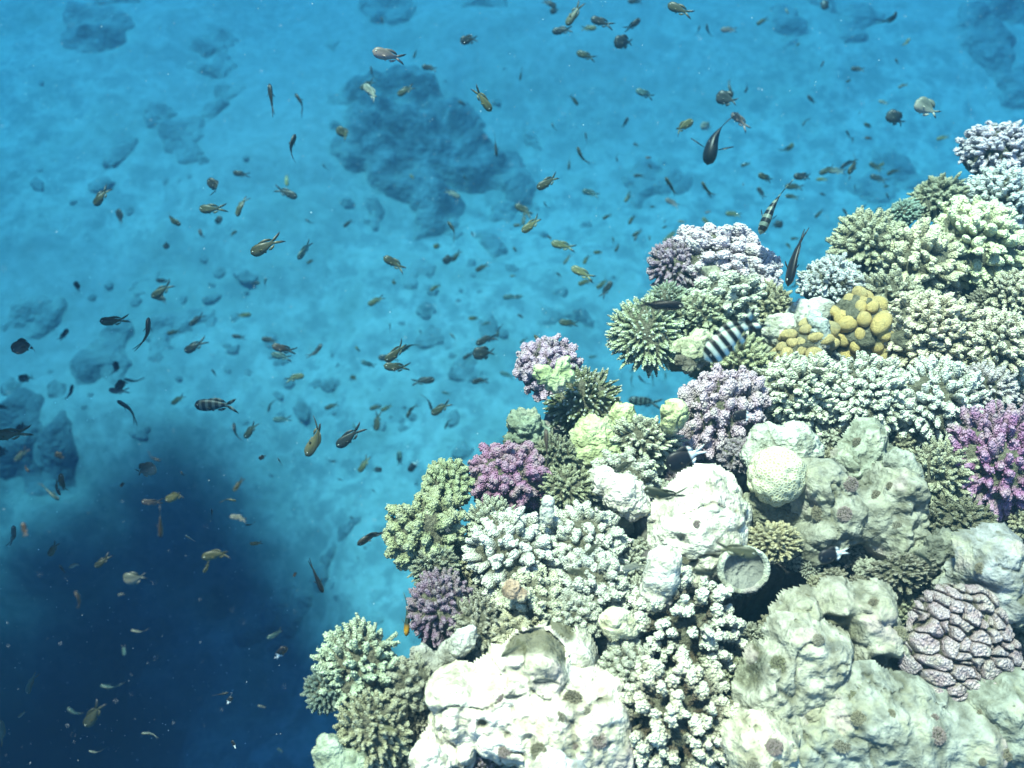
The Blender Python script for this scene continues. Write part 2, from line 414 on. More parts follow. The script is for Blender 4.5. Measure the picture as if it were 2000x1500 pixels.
mkkind('open', M_KNOB, 2, N=210, polar=1.65, rb=.056, elong=1.35, knobs=15, kr=.022, prof=CLUB, lv=.13, jit=.8, bend=.10, s0=.5)
# colonies whose branch tips close up into one surface with a net of dark gaps
def plateau(seed, cell, gap, knob, kamp, stretch=1.0, deepg=.34, soft=.16):
    X, Y, Q = grid(np.arange(-1.15, 1.151, .0125), np.arange(-1.15, 1.151, .0125)); p = np.stack([X, Y, X * 0 + seed], 1)
    wx, wy = .10 * fbm(p * 2.2, seed, 3), .10 * fbm(p * 2.2 + 9, seed + 2, 3)
    a = .5 * vnoise(p * .8, seed + 3); ca, sa = np.cos(a), np.sin(a)
    q = np.stack([((X + wx) * ca + (Y + wy) * sa) / cell / stretch, (-(X + wx) * sa + (Y + wy) * ca) / cell, X * 0 + .3], 1)
    d, e = worley(q, seed); pl = sstep(gap, gap + soft, e - d)
    kd, ke_ = worley(np.stack([(X + wx * .5) / knob, (Y + wy * .5) / knob, X * 0 + .2], 1), seed + 7)
    rr = np.hypot(X, Y) * (1 + .13 * fbm(p * 1.8 + 4, seed + 5, 3)) - .12 * (e - d) + .05
    dome = np.sqrt(np.clip(1 - np.clip(rr, 0, 1) ** 2, 0, 1))
    H = .78 * dome + deepg * (pl - 1) + .10 * vnoise(q * 1.0 + 5, seed + 9) * pl + kamp * np.clip(1 - kd * 1.15, 0, 1) ** .7 * pl
    ok = (rr[Q] < 1.0).all(1)
    u_ = np.unique(Q[ok]); mp = np.zeros(len(X), int); mp[u_] = np.arange(len(u_))
    tip = np.clip(.2 + sstep(0, .6, pl) * (.62 + .35 * np.clip(1 - kd, 0, 1)), 0, 1)
    return np.stack([X, Y, H], 1)[u_], mp[Q[ok]], tip[u_]
mkkind('rosette', M_ROSE, 2, N=84, polar=1.5, rb=.070, elong=1.25, knobs=34, kr=.034, prof=[.35, .4, .6, .95, .95, .6], lv=.05, jit=.7, s0=.35)
KINDS['netted'] = []
V, T, t = plateau(11, .19, .010, .095, .085, stretch=1.35, deepg=.30, soft=.15); KINDS['netted'].append(mesh('netted', V, T, M_KNOB, tip=t))
# smooth nodules
def nodules(seed, n=26):
    g = np.random.default_rng(seed); B = Buf()
    for i in range(n):
        th = math.acos(1 - (i + .5) / n * .95); ph = i * 2.39996 + g.normal(0, .25)
        d = np.array([math.sin(th) * math.cos(ph), math.sin(th) * math.sin(ph), math.cos(th)])
        r = g.uniform(.13, .25); e1, e2 = basis(d); a = g.uniform(0, 6.28); e1 = e1 * math.cos(a) + e2 * math.sin(a); e2 = np.cross(d, e1)
        el = g.uniform(1.0, 1.5); V = ICO3[0]
        P = d * (.72 + g.uniform(-.05, .12)) + (V[:, :1] * e1 * el + V[:, 1:2] * e2 / el ** .5 + V[:, 2:] * d * 1.1) * r
        P = P + V * (vnoise(P * 6, seed)[:, None]) * .025
        B.add(P, ICO3[1], np.clip(.5 + V[:, 2] * .5, 0, 1))
    return B.get()
KINDS['nodule'] = [mesh('nodule', *nodules(q)[:2], M_SMOOTH, tip=nodules(q)[2]) for q in (3, 8)]
def base_mesh(seed):
    V, T = ICO5 if False else ico(4); n = fbm(V * 2.5 + seed, seed, 4)
    return mesh('coral_base', V * (1 + .14 * n)[:, None], T, M_BASE, tip=V[:, 2] * .5 + .5)
kb = NT('dead_coral_base'); cc = kb.coord(); n_ = kb.noise(cc, 6, 6, .65)
M_BASE = kb.out(kb.ramp(n_, [(.3, (.06, .055, .035)), (.5, (.15, .14, .09)), (.7, (.28, .26, .18))]), .95, kb.bump(n_, .8, .05))
BASES = [base_mesh(q) for q in (1, 2)]
CNT = [0]; DISCS = []
NAMES = {'cauliflower': 'cauliflower_coral', 'coarse': 'cauliflower_coral', 'fine': 'bushy_coral', 'dense': 'knobbly_coral', 'finger': 'finger_coral', 'acropora': 'staghorn_coral', 'open': 'branching_coral', 'cracked': 'cracked_coral', 'rosette': 'rosette_coral', 'nodule': 'nodule_coral'}
CATS = {}
def coral(name, label, kind, u, v, wpx, hpx, col, lean=(0, 0), rot=None, deep=0.0, cat='coral', group=None, thick=.85, base=.80):
    """a coral head that stands on the reef where the photo shows it; lean tips its axis (right, up)"""
    CNT[0] += 1; i = CNT[0]; DISCS.append((u, v, (wpx + hpx) / 4)); name = NAMES.get(kind, name) if name == 'coral_head' else name; cat = CATS.get(kind, cat)
    D = reef_depth(u, v) + deep; c = ray(u, v) * D
    wr = wpx / 2 / F * D; hr = hpx / 2 / F * D
    up = np.array([0, 0, 1.0]); ax = -VW * .75 + up * .25 + RT * lean[0] + UP * lean[1]; ax /= np.linalg.norm(ax)
    x = np.cross(UP, ax); x /= np.linalg.norm(x); y = np.cross(ax, x)
    th = (wr + hr) / 2 * thick
    c = c + VW * th * .22
    o = bpy.data.objects.new(name, KINDS[kind][i % len(KINDS[kind])]); COL.objects.link(o)
    rz = Matrix.Rotation(rot if rot is not None else i * 1.7, 4, 'Z')
    # the unit colony is turned about its own axis first, then stretched to the head's breadth
    o.matrix_world = mat4(x * wr * 1.02, y * hr * 1.02, ax * th, c) @ rz
    cb = 1.22 if v > 850 or u < 1480 else 1.38; o['label'] = label; o['category'] = cat; o.color = (*[min(.92, q * cb * f) for q, f in zip(col, (1.07, 1.0, .90))], 1)
    if group: o['group'] = group
    b = bpy.data.objects.new('base', BASES[i % 2]); COL.objects.link(b); b.parent = o
    b.matrix_parent_inverse = Matrix.Identity(4); b.matrix_basis = Matrix.Diagonal((base, base, base * .95, 1))
    return o
# ------------------------------------------------------------ lobed boulders
def boulder(name, label, lobes, col, rough=.06, deep=0.0, mat=None, cat='rock', flat=.75, seed=None, sub=5, wrinkle=.05, fine=.014, group=None):
    CNT[0] += 1; seed = seed or CNT[0] * 7
    g = np.random.default_rng(seed)
    A = np.array([(l[0], l[1], l[2]) for l in lobes], float); wgt = A[:, 2] ** 2
    cu, cv = (A[:, 0] * wgt).sum() / wgt.sum(), (A[:, 1] * wgt).sum() / wgt.sum()
    D = reef_depth(cu, cv) + deep; m = D / F; S = A[:, 2].max() * m
    if len(lobes) >= 3 and A[:, 2].max() > 44:
        R0 = A[:, 2].max() * m; lx = (A[:, 0] - cu) * m; ly = -(A[:, 1] - cv) * m; lr = A[:, 2] * m * .96
        st = .0042; gx, gy, Q = grid(np.arange((lx - lr).min() * 1.1 - .02, (lx + lr).max() * 1.1 + .02, st), np.arange((ly - lr).min() * 1.1 - .02, (ly + lr).max() * 1.1 + .02, st))
        p = np.stack([gx, gy, gx * 0 + seed], 1)
        wx = gx + .026 * fbm(p / .12, seed, 3) + .002 * fbm(p / .025, seed + 1, 3); wy = gy + .026 * fbm(p / .12, seed + 30, 3) + .002 * fbm(p / .025, seed + 31, 3)
        hs = []
        for i, l in enumerate(lobes):
            q = np.hypot(wx - lx[i], wy - ly[i]) / lr[i]; dz = l[3] if len(l) > 3 else g.uniform(-.1, .25)
            hs.append(np.where(q < 1, (np.clip(1 - q ** 2.3, 0, 1)) ** .55 * lr[i] * flat * 1.15 + dz * lr[i] * .5, -.5 * R0 * np.clip(q - 1, 0, 1) * 3))
        hs = np.array(hs); kk = 26 / R0; Hh = np.log(np.exp(kk * (hs - hs.max(0))).sum(0)) / kk + hs.max(0)
        P = np.stack([gx, gy, Hh], 1)
        big = fbm(P / .09 + 3, seed + 5, 4); ridg = np.abs(fbm(P / .13 + 9, seed + 7, 3))
        pd, _ = worley(P / .035, seed + 4); pit = np.clip((.28 - pd) / .28, 0, 1) * sstep(-.35, .3, vnoise(P / .10, seed + 6))
        wd, we = worley(P / .024 + 7, seed + 14); knob = np.clip(we - wd, 0, 1) * sstep(.0, .4, vnoise(P / .14 + 5, seed + 16))
        hole = sstep(.52, .70, vnoise(P / .085 + 31, seed + 20))
        crack = np.clip(1 - ridg / .07, 0, 1)
        P[:, 2] += rough * .16 * big + .006 * fbm(P / .018, seed + 9, 3) - .012 * pit - .012 * crack + .010 * knob - .030 * hole
        keep = (Hh[Q] > -.5 * R0).any(1)
        u_ = np.unique(Q[keep]); mp = np.zeros(len(P), int); mp[u_] = np.arange(len(u_))
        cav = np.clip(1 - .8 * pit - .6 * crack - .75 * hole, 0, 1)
        DISCS.extend((l[0], l[1], l[2]) for l in lobes)
        c = ray(cu, cv) * D
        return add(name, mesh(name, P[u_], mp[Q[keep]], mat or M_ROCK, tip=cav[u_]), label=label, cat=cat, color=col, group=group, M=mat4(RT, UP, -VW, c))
    V, T = ico(6 if A[:, 2].max() > 38 and mat is None else sub)
    O = []
    for l in lobes:
        dz = l[3] if len(l) > 3 else g.uniform(-.1, .25)
        O.append(((l[0] - cu) * m, -(l[1] - cv) * m, dz * l[2] * m, l[2] * m))
    W = V + .10 * np.stack([vnoise(V * 2 + 5, seed), vnoise(V * 2 + 9, seed + 1), vnoise(V * 2, seed + 2)], 1)
    W /= np.linalg.norm(W, axis=1)[:, None]
    rs = []
    for ox, oy, oz, r in O:
        o_ = np.array([ox, oy, oz]); b = W @ o_; disc = r * r - o_ @ o_ + b * b
        rs.append(np.where((disc > 0), b + np.sqrt(np.clip(disc, 0, None)), .25 * S))
    rs = np.array(rs); kk = 14.0 / S; r = np.log(np.exp(kk * (rs - rs.max(0))).sum(0)) / kk + rs.max(0)
    P = W * r[:, None]
    q = P / S
    P = P * (1 + rough * fbm(q * 2.6 + seed, seed, 4) + fine * fbm(q * 13, seed + 3, 3))[:, None]
    if wrinkle: P = P * (1 - wrinkle * np.abs(fbm(q * 3.1 + 4, seed + 8, 3)))[:, None]
    pd, _ = worley(P / .055 + seed, seed + 4); pit = np.clip((.26 - pd) / .26, 0, 1) * sstep(-.05, .35, vnoise(P / .12, seed + 6))
    fold = np.abs(fbm(P / .10 + 3, seed + 12, 3)); crack = np.clip(1 - fold / .09, 0, 1)
    wd, we = worley(P / .030 + 7, seed + 14); knob = np.clip(we - wd, 0, 1) * sstep(.0, .4, vnoise(P / .16 + 5, seed + 16))
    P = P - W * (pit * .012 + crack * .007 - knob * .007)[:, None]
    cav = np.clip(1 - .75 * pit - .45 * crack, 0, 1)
    P[:, 2] *= flat
    c = ray(cu, cv) * D - (-VW) * S * flat * .12
    DISCS.extend((l[0], l[1], l[2]) for l in lobes)
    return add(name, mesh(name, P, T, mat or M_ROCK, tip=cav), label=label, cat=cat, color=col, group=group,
               M=mat4(RT, UP, -VW, c))

WHITE = (.80, .78, .70); CREAM = (.66, .62, .44); PINKW = (.84, .62, .74); LILAC = (.54, .42, .58); PURPLE = (.46, .15, .50)
MAUVE = (.36, .20, .38); GREEN = (.46, .52, .32); OLIVE = (.32, .33, .21); PALEG = (.60, .66, .50); YELLOW = (.72, .48, .20); YGREEN = (.60, .66, .26)
GREYR = (.42, .41, .36); GREYB = (.40, .43, .44)
# ------------------------------------------------------------ corals of the reef edge, from the far top right down to the near left
C_ = coral
C_('coral_head', 'lavender white finger coral at the upper right corner, topmost of the reef', 'dense', 1955, 300, 170, 130, (.66,.56,.68), (.1,.3))
C_('coral_head', 'chalky white knobbly coral directly below the topmost lavender coral at the right edge', 'dense', 1955, 395, 170, 130, WHITE, (.1,.1))
C_('coral_head', 'grey olive bushy coral left of the chalky white coral near the right edge', 'fine', 1835, 392, 130, 80, (.38,.40,.28), (0,.35))
C_('coral_head', 'small pale teal coral tuft on the upper right silhouette of the reef', 'fine', 1768, 418, 74, 42, (.42,.60,.52), (-.2,.35))
C_('coral_head', 'dull olive fan shaped bushy coral on the right silhouette above the pale knobbly slope', 'fine', 1706, 482, 160, 140, (.42,.43,.30), (-.3,.2))
C_('coral_head', 'cream yellow thick fingered coral below the chalky white coral at the right', 'finger', 1905, 480, 220, 160, (.68,.66,.44), (.1,.2))
C_('coral_head', 'cream grey small fingered coral between the olive bushy coral and the thick fingered coral', 'finger', 1795, 520, 170, 150, (.56,.54,.38), (0,.1))
C_('coral_head', 'pale fingered coral cut by the right edge above the dark hollow', 'dense', 1990, 590, 130, 110, (.66,.60,.46), (.2,.1))
C_('coral_head', 'bright white knobbly coral on the silhouette above the yellow nodules', 'dense', 1630, 560, 130, 110, (.78,.80,.72), (-.2,.2))
C_('coral_head', 'small knobbed grey cream coral right of the yellow nodules', 'open', 1745, 590, 130, 110, (.50,.50,.38))
C_('nodule_coral', 'cluster of smooth golden yellow nodules, the larger yellow one', 'nodule', 1688, 640, 150, 170, YELLOW, (.1,0), rot=.4, group='smooth yellow nodule corals')
C_('nodule_coral', 'cluster of smooth greenish yellow nodules left of the larger golden cluster', 'nodule', 1572, 676, 150, 100, (.68,.50,.24), (-.2,-.1), rot=2.0, group='smooth yellow nodule corals')
C_('coral_head', 'beige grey fingered coral right of the golden nodules below the dark hollow', 'dense', 1815, 660, 220, 170, (.58,.54,.42))
C_('coral_head', 'cream fingered coral at the right edge above the magenta coral', 'dense', 1950, 690, 170, 170, (.62,.60,.48), (.1,0))
C_('coral_head', 'pale green white knobbly coral just below the greenish yellow nodules', 'dense', 1560, 770, 190, 150, (.66,.70,.56), (-.1,0))
C_('coral_head', 'white knobbly coral below the golden nodules, middle of the white row', 'dense', 1690, 780, 180, 160, (.70,.71,.60))
C_('coral_head', 'white crumbly coral above and left of the magenta coral', 'fine', 1830, 790, 190, 170, (.72,.72,.64))
C_('coral_head', 'small white lilac coral touching the top of the magenta coral', 'fine', 1925, 770, 130, 100, (.64,.58,.62))
C_('coral_head', 'pale olive coral between the pale split boulder and the magenta coral', 'open', 1830, 930, 120, 150, (.50,.52,.38))
C_('coral_head', 'vivid magenta purple coral at the right edge', 'fine', 1950, 905, 200, 240, (.37,.17,.36), (.1,0), thick=.7)
C_('coral_head', 'dark olive shaded coral under the magenta coral', 'open', 1880, 1030, 150, 90, (.22,.22,.15))
# outcrop with the table coral
C_('coral_head', 'large pink white cauliflower coral crowning the central outcrop', 'cauliflower', 1415, 520, 210, 150, PINKW, (0,.35))
C_('coral_head', 'dusky lilac coral on the left shoulder of the central outcrop', 'fine', 1322, 520, 110, 110, (.42,.31,.44), (-.3,.25))
C_('coral_head', 'pink white coral on the right shoulder of the central outcrop', 'cauliflower', 1480, 540, 90, 110, (.80,.58,.70), (.3,.2))
C_('coral_head', 'bright white coral below the pink crown of the central outcrop', 'coarse', 1425, 590, 170, 120, (.80,.78,.66))
C_('coral_head', 'pale mint finger coral high on the left side of the central outcrop', 'acropora', 1305, 590, 100, 70, (.52,.66,.50), (-.2,.4))
C_('coral_head', 'green white knobbly coral in the middle of the central outcrop', 'open', 1370, 620, 120, 90, (.60,.66,.46))
C_('table_coral', 'pale green finger tipped table coral spreading from the left of the central outcrop', 'acropora', 1264, 652, 140, 150, (.50,.60,.40), (-.3,-.05), thick=.6)
C_('coral_head', 'yellowish knobbly coral on the right flank of the central outcrop', 'open', 1510, 600, 60, 110, (.62,.60,.40), (.2,0))
C_('coral_head', 'mossy yellow green coral below the striped fish', 'fine', 1450, 712, 140, 80, (.52,.56,.34))
boulder('rock', 'jagged rock body of the central outcrop, seen between its corals', [(1400,610,80,0),(1335,640,56,-.1),(1460,650,70,0),(1505,690,50,-.2),(1420,560,70,-.2),(1400,690,40,-.2)], (0.338, 0.339, 0.247), .16, fine=.05, deep=.10, flat=.6, wrinkle=.1)
# the next outcrop to the left and below
C_('coral_head', 'lavender cauliflower coral topping the smaller outcrop left of centre', 'cauliflower', 1070, 722, 132, 120, (.58,.43,.62), (-.1,.3))
C_('coral_head', 'dark green coral with pale finger tips beside the lavender coral', 'acropora', 1140, 790, 148, 140, (.20,.24,.13), (.1,.1), thick=.8)
C_('coral_head', 'grey lilac cauliflower coral right of the yellow green ball', 'cauliflower', 1412, 812, 160, 190, (.56,.43,.56), (0,.05))
C_('coral_head', 'small grey lilac coral on the lower edge of the larger grey lilac coral', 'cauliflower', 1445, 890, 80, 70, (.48,.40,.50))
C_('coral_head', 'white crumbly coral below the yellow green ball', 'open', 1258, 870, 140, 110, (.78,.76,.60))
C_('coral_head', 'blazing white broken coral left of the olive fish on the bright slope', 'coarse', 1210, 940, 150, 110, (.82,.80,.68))
C_('coral_head', 'purple mauve cauliflower coral on the reef edge below the dark green coral', 'cauliflower', 994, 932, 158, 136, (.38,.19,.36), (-.15,.15))
C_('coral_head', 'green knobbly coral jutting up from the reef edge beside the purple mauve coral', 'cauliflower', 872, 952, 96, 110, (.46,.56,.34), (-.1,.3))
C_('coral_head', 'big grey green cauliflower coral on the left reef edge', 'coarse', 832, 1045, 170, 150, (.38,.44,.27), (-.2,.05))
C_('coral_head', 'small dark green coral hanging under the big grey green coral', 'open', 850, 1108, 100, 70, (.40,.46,.36), (-.1,-.2))
C_('coral_head', 'mint white crumbly coral under the purple mauve coral', 'fine', 960, 1020, 110, 80, (.66,.74,.60))
C_('coral_head', 'white smooth branched coral in the left of the bright slope', 'finger', 1000, 1090, 180, 170, (.84,.82,.74))
C_('coral_head', 'white stout lobed coral in the middle of the bright slope', 'finger', 1140, 1070, 170, 140, (.82,.80,.70), (0,.1))
C_('coral_head', 'white knobbly coral below the stout lobed coral on the bright slope', 'cauliflower', 1160, 1150, 150, 150, (.82,.80,.72))
C_('coral_head', 'cream white knobbly coral beside the rusty patch on the bright slope', 'coarse', 1040, 1180, 150, 130, (.74,.74,.60))
C_('coral_head', 'small rubbly pale green coral left of the white smooth boulder', 'open', 1110, 960, 110, 90, (.46,.50,.34))
C_('coral_head', 'olive knobbly coral between the purple mauve coral and the soft yellow coral', 'open', 1085, 895, 80, 90, (.34,.38,.26))
C_('coral_head', 'dark plum coral on the left reef edge below the big grey green coral', 'fine', 862, 1190, 130, 140, (.27,.18,.30), (-.15,0))
C_('coral_head', 'cream fingered coral between the plum coral and the cracked white coral', 'coarse', 1000, 1260, 140, 110, (.64,.62,.46))
C_('coral_head', 'grey pebbly coral just right of the plum coral', 'open', 935, 1230, 110, 120, (.46,.46,.38))
C_('coral_head', 'white knobbly coral hanging over the dark crevice left of the cracked white coral', 'cauliflower', 1120, 1210, 110, 100, (.80,.78,.68))
C_('coral_head', 'green white branching coral at the bottom of the left reef edge', 'open', 702, 1310, 168, 170, (.48,.60,.46), (-.25,.15))
C_('coral_head', 'shaded teal grey coral lobe on the left flank of the green white branching coral', 'fine', 634, 1350, 84, 80, (.24,.34,.30), (-.3,0))
C_('coral_head', 'rubbly grey green coral at the bottom edge below the green white branching coral', 'open', 730, 1430, 150, 140, (.44,.46,.32), (-.1,-.1))
C_('coral_head', 'knobbly grey coral between the green white branching coral and the big white rock', 'coarse', 800, 1340, 100, 110, (.46,.48,.38))
C_('coral_head', 'brightly lit white cracked coral with rosette tips, upper of the two near the bottom', 'rosette', 1335, 1232, 250, 220, (.80,.76,.68), thick=.62, base=.52, rot=.4)
C_('coral_head', 'brightly lit white cracked coral with rosette tips, lower of the two near the bottom', 'rosette', 1318, 1400, 260, 230, (.74,.71,.60), thick=.6, base=.52, rot=1.2)
C_('coral_head', 'small white rosette coral squeezed between the two cracked white corals', 'cauliflower', 1230, 1310, 110, 110, (.78,.76,.66))
C_('cracked_coral', 'lilac brown coral with flat tips and a net of dark cracks at the lower right', 'netted', 1880, 1275, 260, 280, (.36,.28,.33), (.1,0), thick=.42, base=.55, rot=-.3, deep=-.05)
C_('coral_head', 'yellow cream crumbly coral right of the white smooth boulder', 'fine', 1510, 1060, 110, 80, (.66,.62,.40))
C_('coral_head', 'shaded grey coral rubble left of the lilac brown cracked coral', 'open', 1760, 1120, 130, 70, (.34,.33,.27))
C_('coral_head', 'small cream coral on the rock between the honeycomb coral and the dark crevice', 'fine', 1420, 985, 70, 60, (.60,.60,.44))
# ------------------------------------------------------------ soft and round ones
boulder('soft_coral', 'lumpy yellow green soft coral beside the dark green pale tipped coral', [(1165,845,38),(1150,880,40),(1180,880,34),(1170,915,26),(1135,860,26)], (.54, .58, .30), .12, fine=.03, cat='soft coral')
boulder('soft_coral', 'small yellow green soft coral lobe next to the pale tipped coral', [(1216,812,26),(1212,832,24)], (.54, .58, .30), .12, fine=.03, cat='soft coral')
boulder('sponge', 'bright lime green sponge on the lavender coral of the smaller outcrop', [(1062,732,20),(1100,712,16),(1085,745,22),(1110,735,14)], (.48, .58, .30), .2, deep=-.16, cat='sponge')
boulder('ball_coral', 'smooth yellow green ball beside the striped fish at the gap', [(1317,806,29,.2),(1313,825,24,0)], (.60, .62, .32), .03, deep=-.10, fine=.006, cat='ball coral', flat=1.0)
boulder('honeycomb_coral', 'round honeycomb patterned coral under the pale lobed boulder', [(1516,928,58,.2)], (.62,.62,.46), .03, deep=-.06, mat=M_BRAIN, fine=.004, cat='coral', flat=.9)
# ------------------------------------------------------------ rocks, painted darker at the lower right for its weaker light
boulder('boulder', 'pale lobed boulder sitting over the honeycomb coral', [(1500,865,40),(1555,865,42),(1475,890,28),(1580,885,28)], (0.553, 0.561, 0.453), .05, deep=-.06)
boulder('boulder', 'pale split boulder left of the magenta coral, upper one', [(1700,880,44),(1680,905,40),(1730,920,50),(1690,950,40)], (0.383, 0.392, 0.3), .07)
boulder('boulder', 'creased round boulder stuck to the right side of the pale split boulder', [(1752,905,30,.5),(1765,925,34,.4)], (0.347, 0.346, 0.278), .06, deep=-.06)
boulder('rock', 'broad grey craggy rock across the right centre', [(1640,1010,70),(1720,1020,80),(1770,985,50),(1600,1060,50),(1790,1060,45),(1620,970,50)], (0.311, 0.299, 0.236), .16, wrinkle=.12, fine=.05)
boulder('boulder', 'large white smooth boulder in the centre of the bright slope', [(1370,1040,80,.2),(1400,1060,60,.1),(1350,1090,60,.1),(1385,985,50,0)], (0.857, 0.796, 0.666), .04)
boulder('boulder', 'white knuckled stone on top of the large white smooth boulder', [(1378,955,30,.3),(1362,970,24,.3),(1400,950,20,.4)], (0.757, 0.74, 0.63), .10, deep=-.06)
boulder('boulder', 'pale stacked stone at the upper right of the large white smooth boulder', [(1420,965,24,.4),(1435,990,24,.3),(1412,985,20,.3)], (0.757, 0.74, 0.579), .08, deep=-.05)
boulder('rock', 'white stubby pillar left of the large white smooth boulder', [(1294,1095,34,.9),(1290,1125,36,.6),(1285,1155,36,.2)], (0.839, 0.796, 0.684), .06, deep=-.08)
boulder('rock', 'white chunk broken off below the blazing white coral', [(1215,965,42,.3),(1240,985,30,.3),(1180,940,28,.2)], (0.839, 0.759, 0.649), .12, deep=-.04)
boulder('rock', 'rough shaded rock face above the stout lobed coral', [(1170,1005,48,-.3),(1210,1010,44,-.4)], (0.293, 0.297, 0.223), .10, deep=.06)
boulder('rock', 'small white capsule shaped stone under the purple mauve coral', [(1070,980,13,.6),(1068,998,14,.4),(1066,1012,12,.2)], (0.658, 0.666, 0.596), .04, deep=-.10)
boulder('rock', 'grey green craggy rock at the reef edge under the lavender coral', [(1028,830,36,.3),(1045,855,30,.2),(1012,855,24,.1)], (0.261, 0.31, 0.22), .22, wrinkle=.15, fine=.06)
boulder('rock', 'white rounded rock on the silhouette left of the bright white knobbly coral', [(1568,618,34,.3),(1548,640,30,.2),(1600,610,30,.2)], (0.645, 0.62, 0.521), .08)
boulder('rock', 'white ledge rock between the central outcrop and the yellow nodules', [(1525,645,36,.2),(1545,660,26,.2)], (0.629, 0.605, 0.481), .10)
boulder('rock', 'layered cream stone hanging below the central outcrop', [(1355,690,34,.4),(1370,670,28,.2),(1335,680,22,.2)], (0.475, 0.473, 0.302), .08, wrinkle=.2)
boulder('rock', 'pale grey pocked stone among the yellow nodules', [(1598,640,22,.5),(1602,662,22,.4),(1590,620,16,.4)], (0.475, 0.502, 0.439), .08, deep=-.06)
boulder('rock', 'wide glaring white rock filling the bottom centre', [(1000,1420,90,.1),(1100,1440,110,.1),(900,1400,60,.2),(860,1375,36,.3),(1060,1330,60,.1),(1160,1420,70,0),(1020,1310,40,.1),(880,1480,60,0),(1180,1480,70,0)], (0.878, 0.787, 0.649), .09, sub=6, wrinkle=.05, flat=.55)
boulder('rock', 'pale ridged rock behind the wide glaring white rock', [(1075,1290,50,.1),(1110,1310,50,0),(1040,1270,30,0),(1140,1350,40,0)], (0.738, 0.703, 0.579), .10, wrinkle=.08)
boulder('rock', 'small white rock at the lower left corner of the wide glaring white rock', [(832,1478,34,.3),(850,1500,34,.2)], (0.818, 0.759, 0.613), .08, deep=-.05)
boulder('rock', 'rounded white rock at the bottom edge right of the wide glaring white rock', [(1068,1500,44,.5),(1110,1520,40,.4)], (0.798, 0.759, 0.649), .06, deep=-.10)
boulder('rock', 'small cream boulder between the corals above the cracked white coral', [(1200,1215,32,.3),(1225,1225,24,.2)], (0.738, 0.703, 0.49), .05, deep=-.06)
boulder('rock', 'domed pale rock with a single dark hole at the lower right centre', [(1580,1290,64,.3),(1540,1330,60,.2),(1610,1270,36,.4),(1500,1340,60,.1)], (0.443, 0.426, 0.343), .07, deep=-.05, sub=5)
boulder('rock', 'long buff ridge of rock behind the domed pale rock', [(1700,1210,56,.1),(1640,1190,46,.1),(1720,1290,70,0),(1730,1370,70,0),(1570,1190,38,.2),(1760,1430,70,0)], (0.359, 0.34, 0.267), .10, sub=6, wrinkle=.06, fine=.03)
boulder('rock', 'grey flat rock sloping to the bottom edge below the long buff ridge', [(1700,1440,110,-.2),(1800,1470,110,-.2),(1620,1470,80,-.2),(1880,1480,90,-.2)], (0.3, 0.305, 0.257), .10, sub=6, flat=.45, fine=.03)
boulder('rock', 'rounded cream rock at the bottom edge below the domed pale rock', [(1490,1470,52,.3),(1470,1500,52,.2),(1530,1500,40,.1)], (0.568, 0.531, 0.399), .08, deep=-.04)
boulder('rock', 'rough cream rock between the domed pale rock and the grey flat rock', [(1590,1390,36,.2),(1560,1420,26,0),(1620,1420,40,0)], (0.359, 0.334, 0.236), .12, fine=.05)
boulder('rock', 'smooth grey blue lump at the right edge above the cracked coral', [(1965,1110,60,.4),(1950,1160,50,.2),(2000,1170,60,.2)], (0.335, 0.334, 0.321), .05, deep=-.08)
boulder('rock', 'pair of grey knolls left of the smooth grey blue lump', [(1870,1120,32,.3),(1905,1130,34,.2),(1850,1150,30,.1),(1920,1160,40,0)], (0.323, 0.317, 0.289), .07)
boulder('rock', 'grey green rock in the lower right corner', [(1975,1400,70,.2),(2000,1460,80,.1),(1940,1470,60,0)], (0.3, 0.311, 0.257), .10, flat=.5)
boulder('rock', 'dim craggy rock below the magenta coral', [(1840,1075,40,.1),(1880,1090,36,0),(1800,1100,36,0)], (0.18, 0.178, 0.14), .16, fine=.05)
boulder('rock', 'brown specked stone on the shadowed side of the plum coral', [(825,1285,26,.3),(845,1300,26,.2),(880,1275,26,.1)], (0.378, 0.364, 0.308), .12, fine=.05)
boulder('rock', 'grey white crumpled stone above the wide glaring white rock', [(905,1250,24,.4),(920,1235,14,.5),(895,1265,18,.3)], (0.599, 0.592, 0.526), .15, deep=-.04)
boulder('rock', 'pale green rounded rock at the bottom end of the left reef edge', [(640,1465,30,.2),(650,1490,36,.1),(690,1500,36,0)], (0.353, 0.399, 0.288), .07)
boulder('rock', 'narrow dark stone beside the mossy yellow green coral', [(1330,705,14,.1),(1345,715,16,0)], (0.168, 0.148, 0.11), .1)
boulder('rock', 'brown stained stone in the bright slope', [(1000,1150,18,.5),(1015,1160,14,.4)], (0.482, 0.343, 0.244), .15, deep=-.10)
boulder('rock', 'low rugged rock under the honeycomb coral', [(1490,1000,40,-.2),(1540,1010,44,-.2),(1450,1020,36,-.3)], (0.261, 0.251, 0.178), .16, fine=.06, deep=.05)
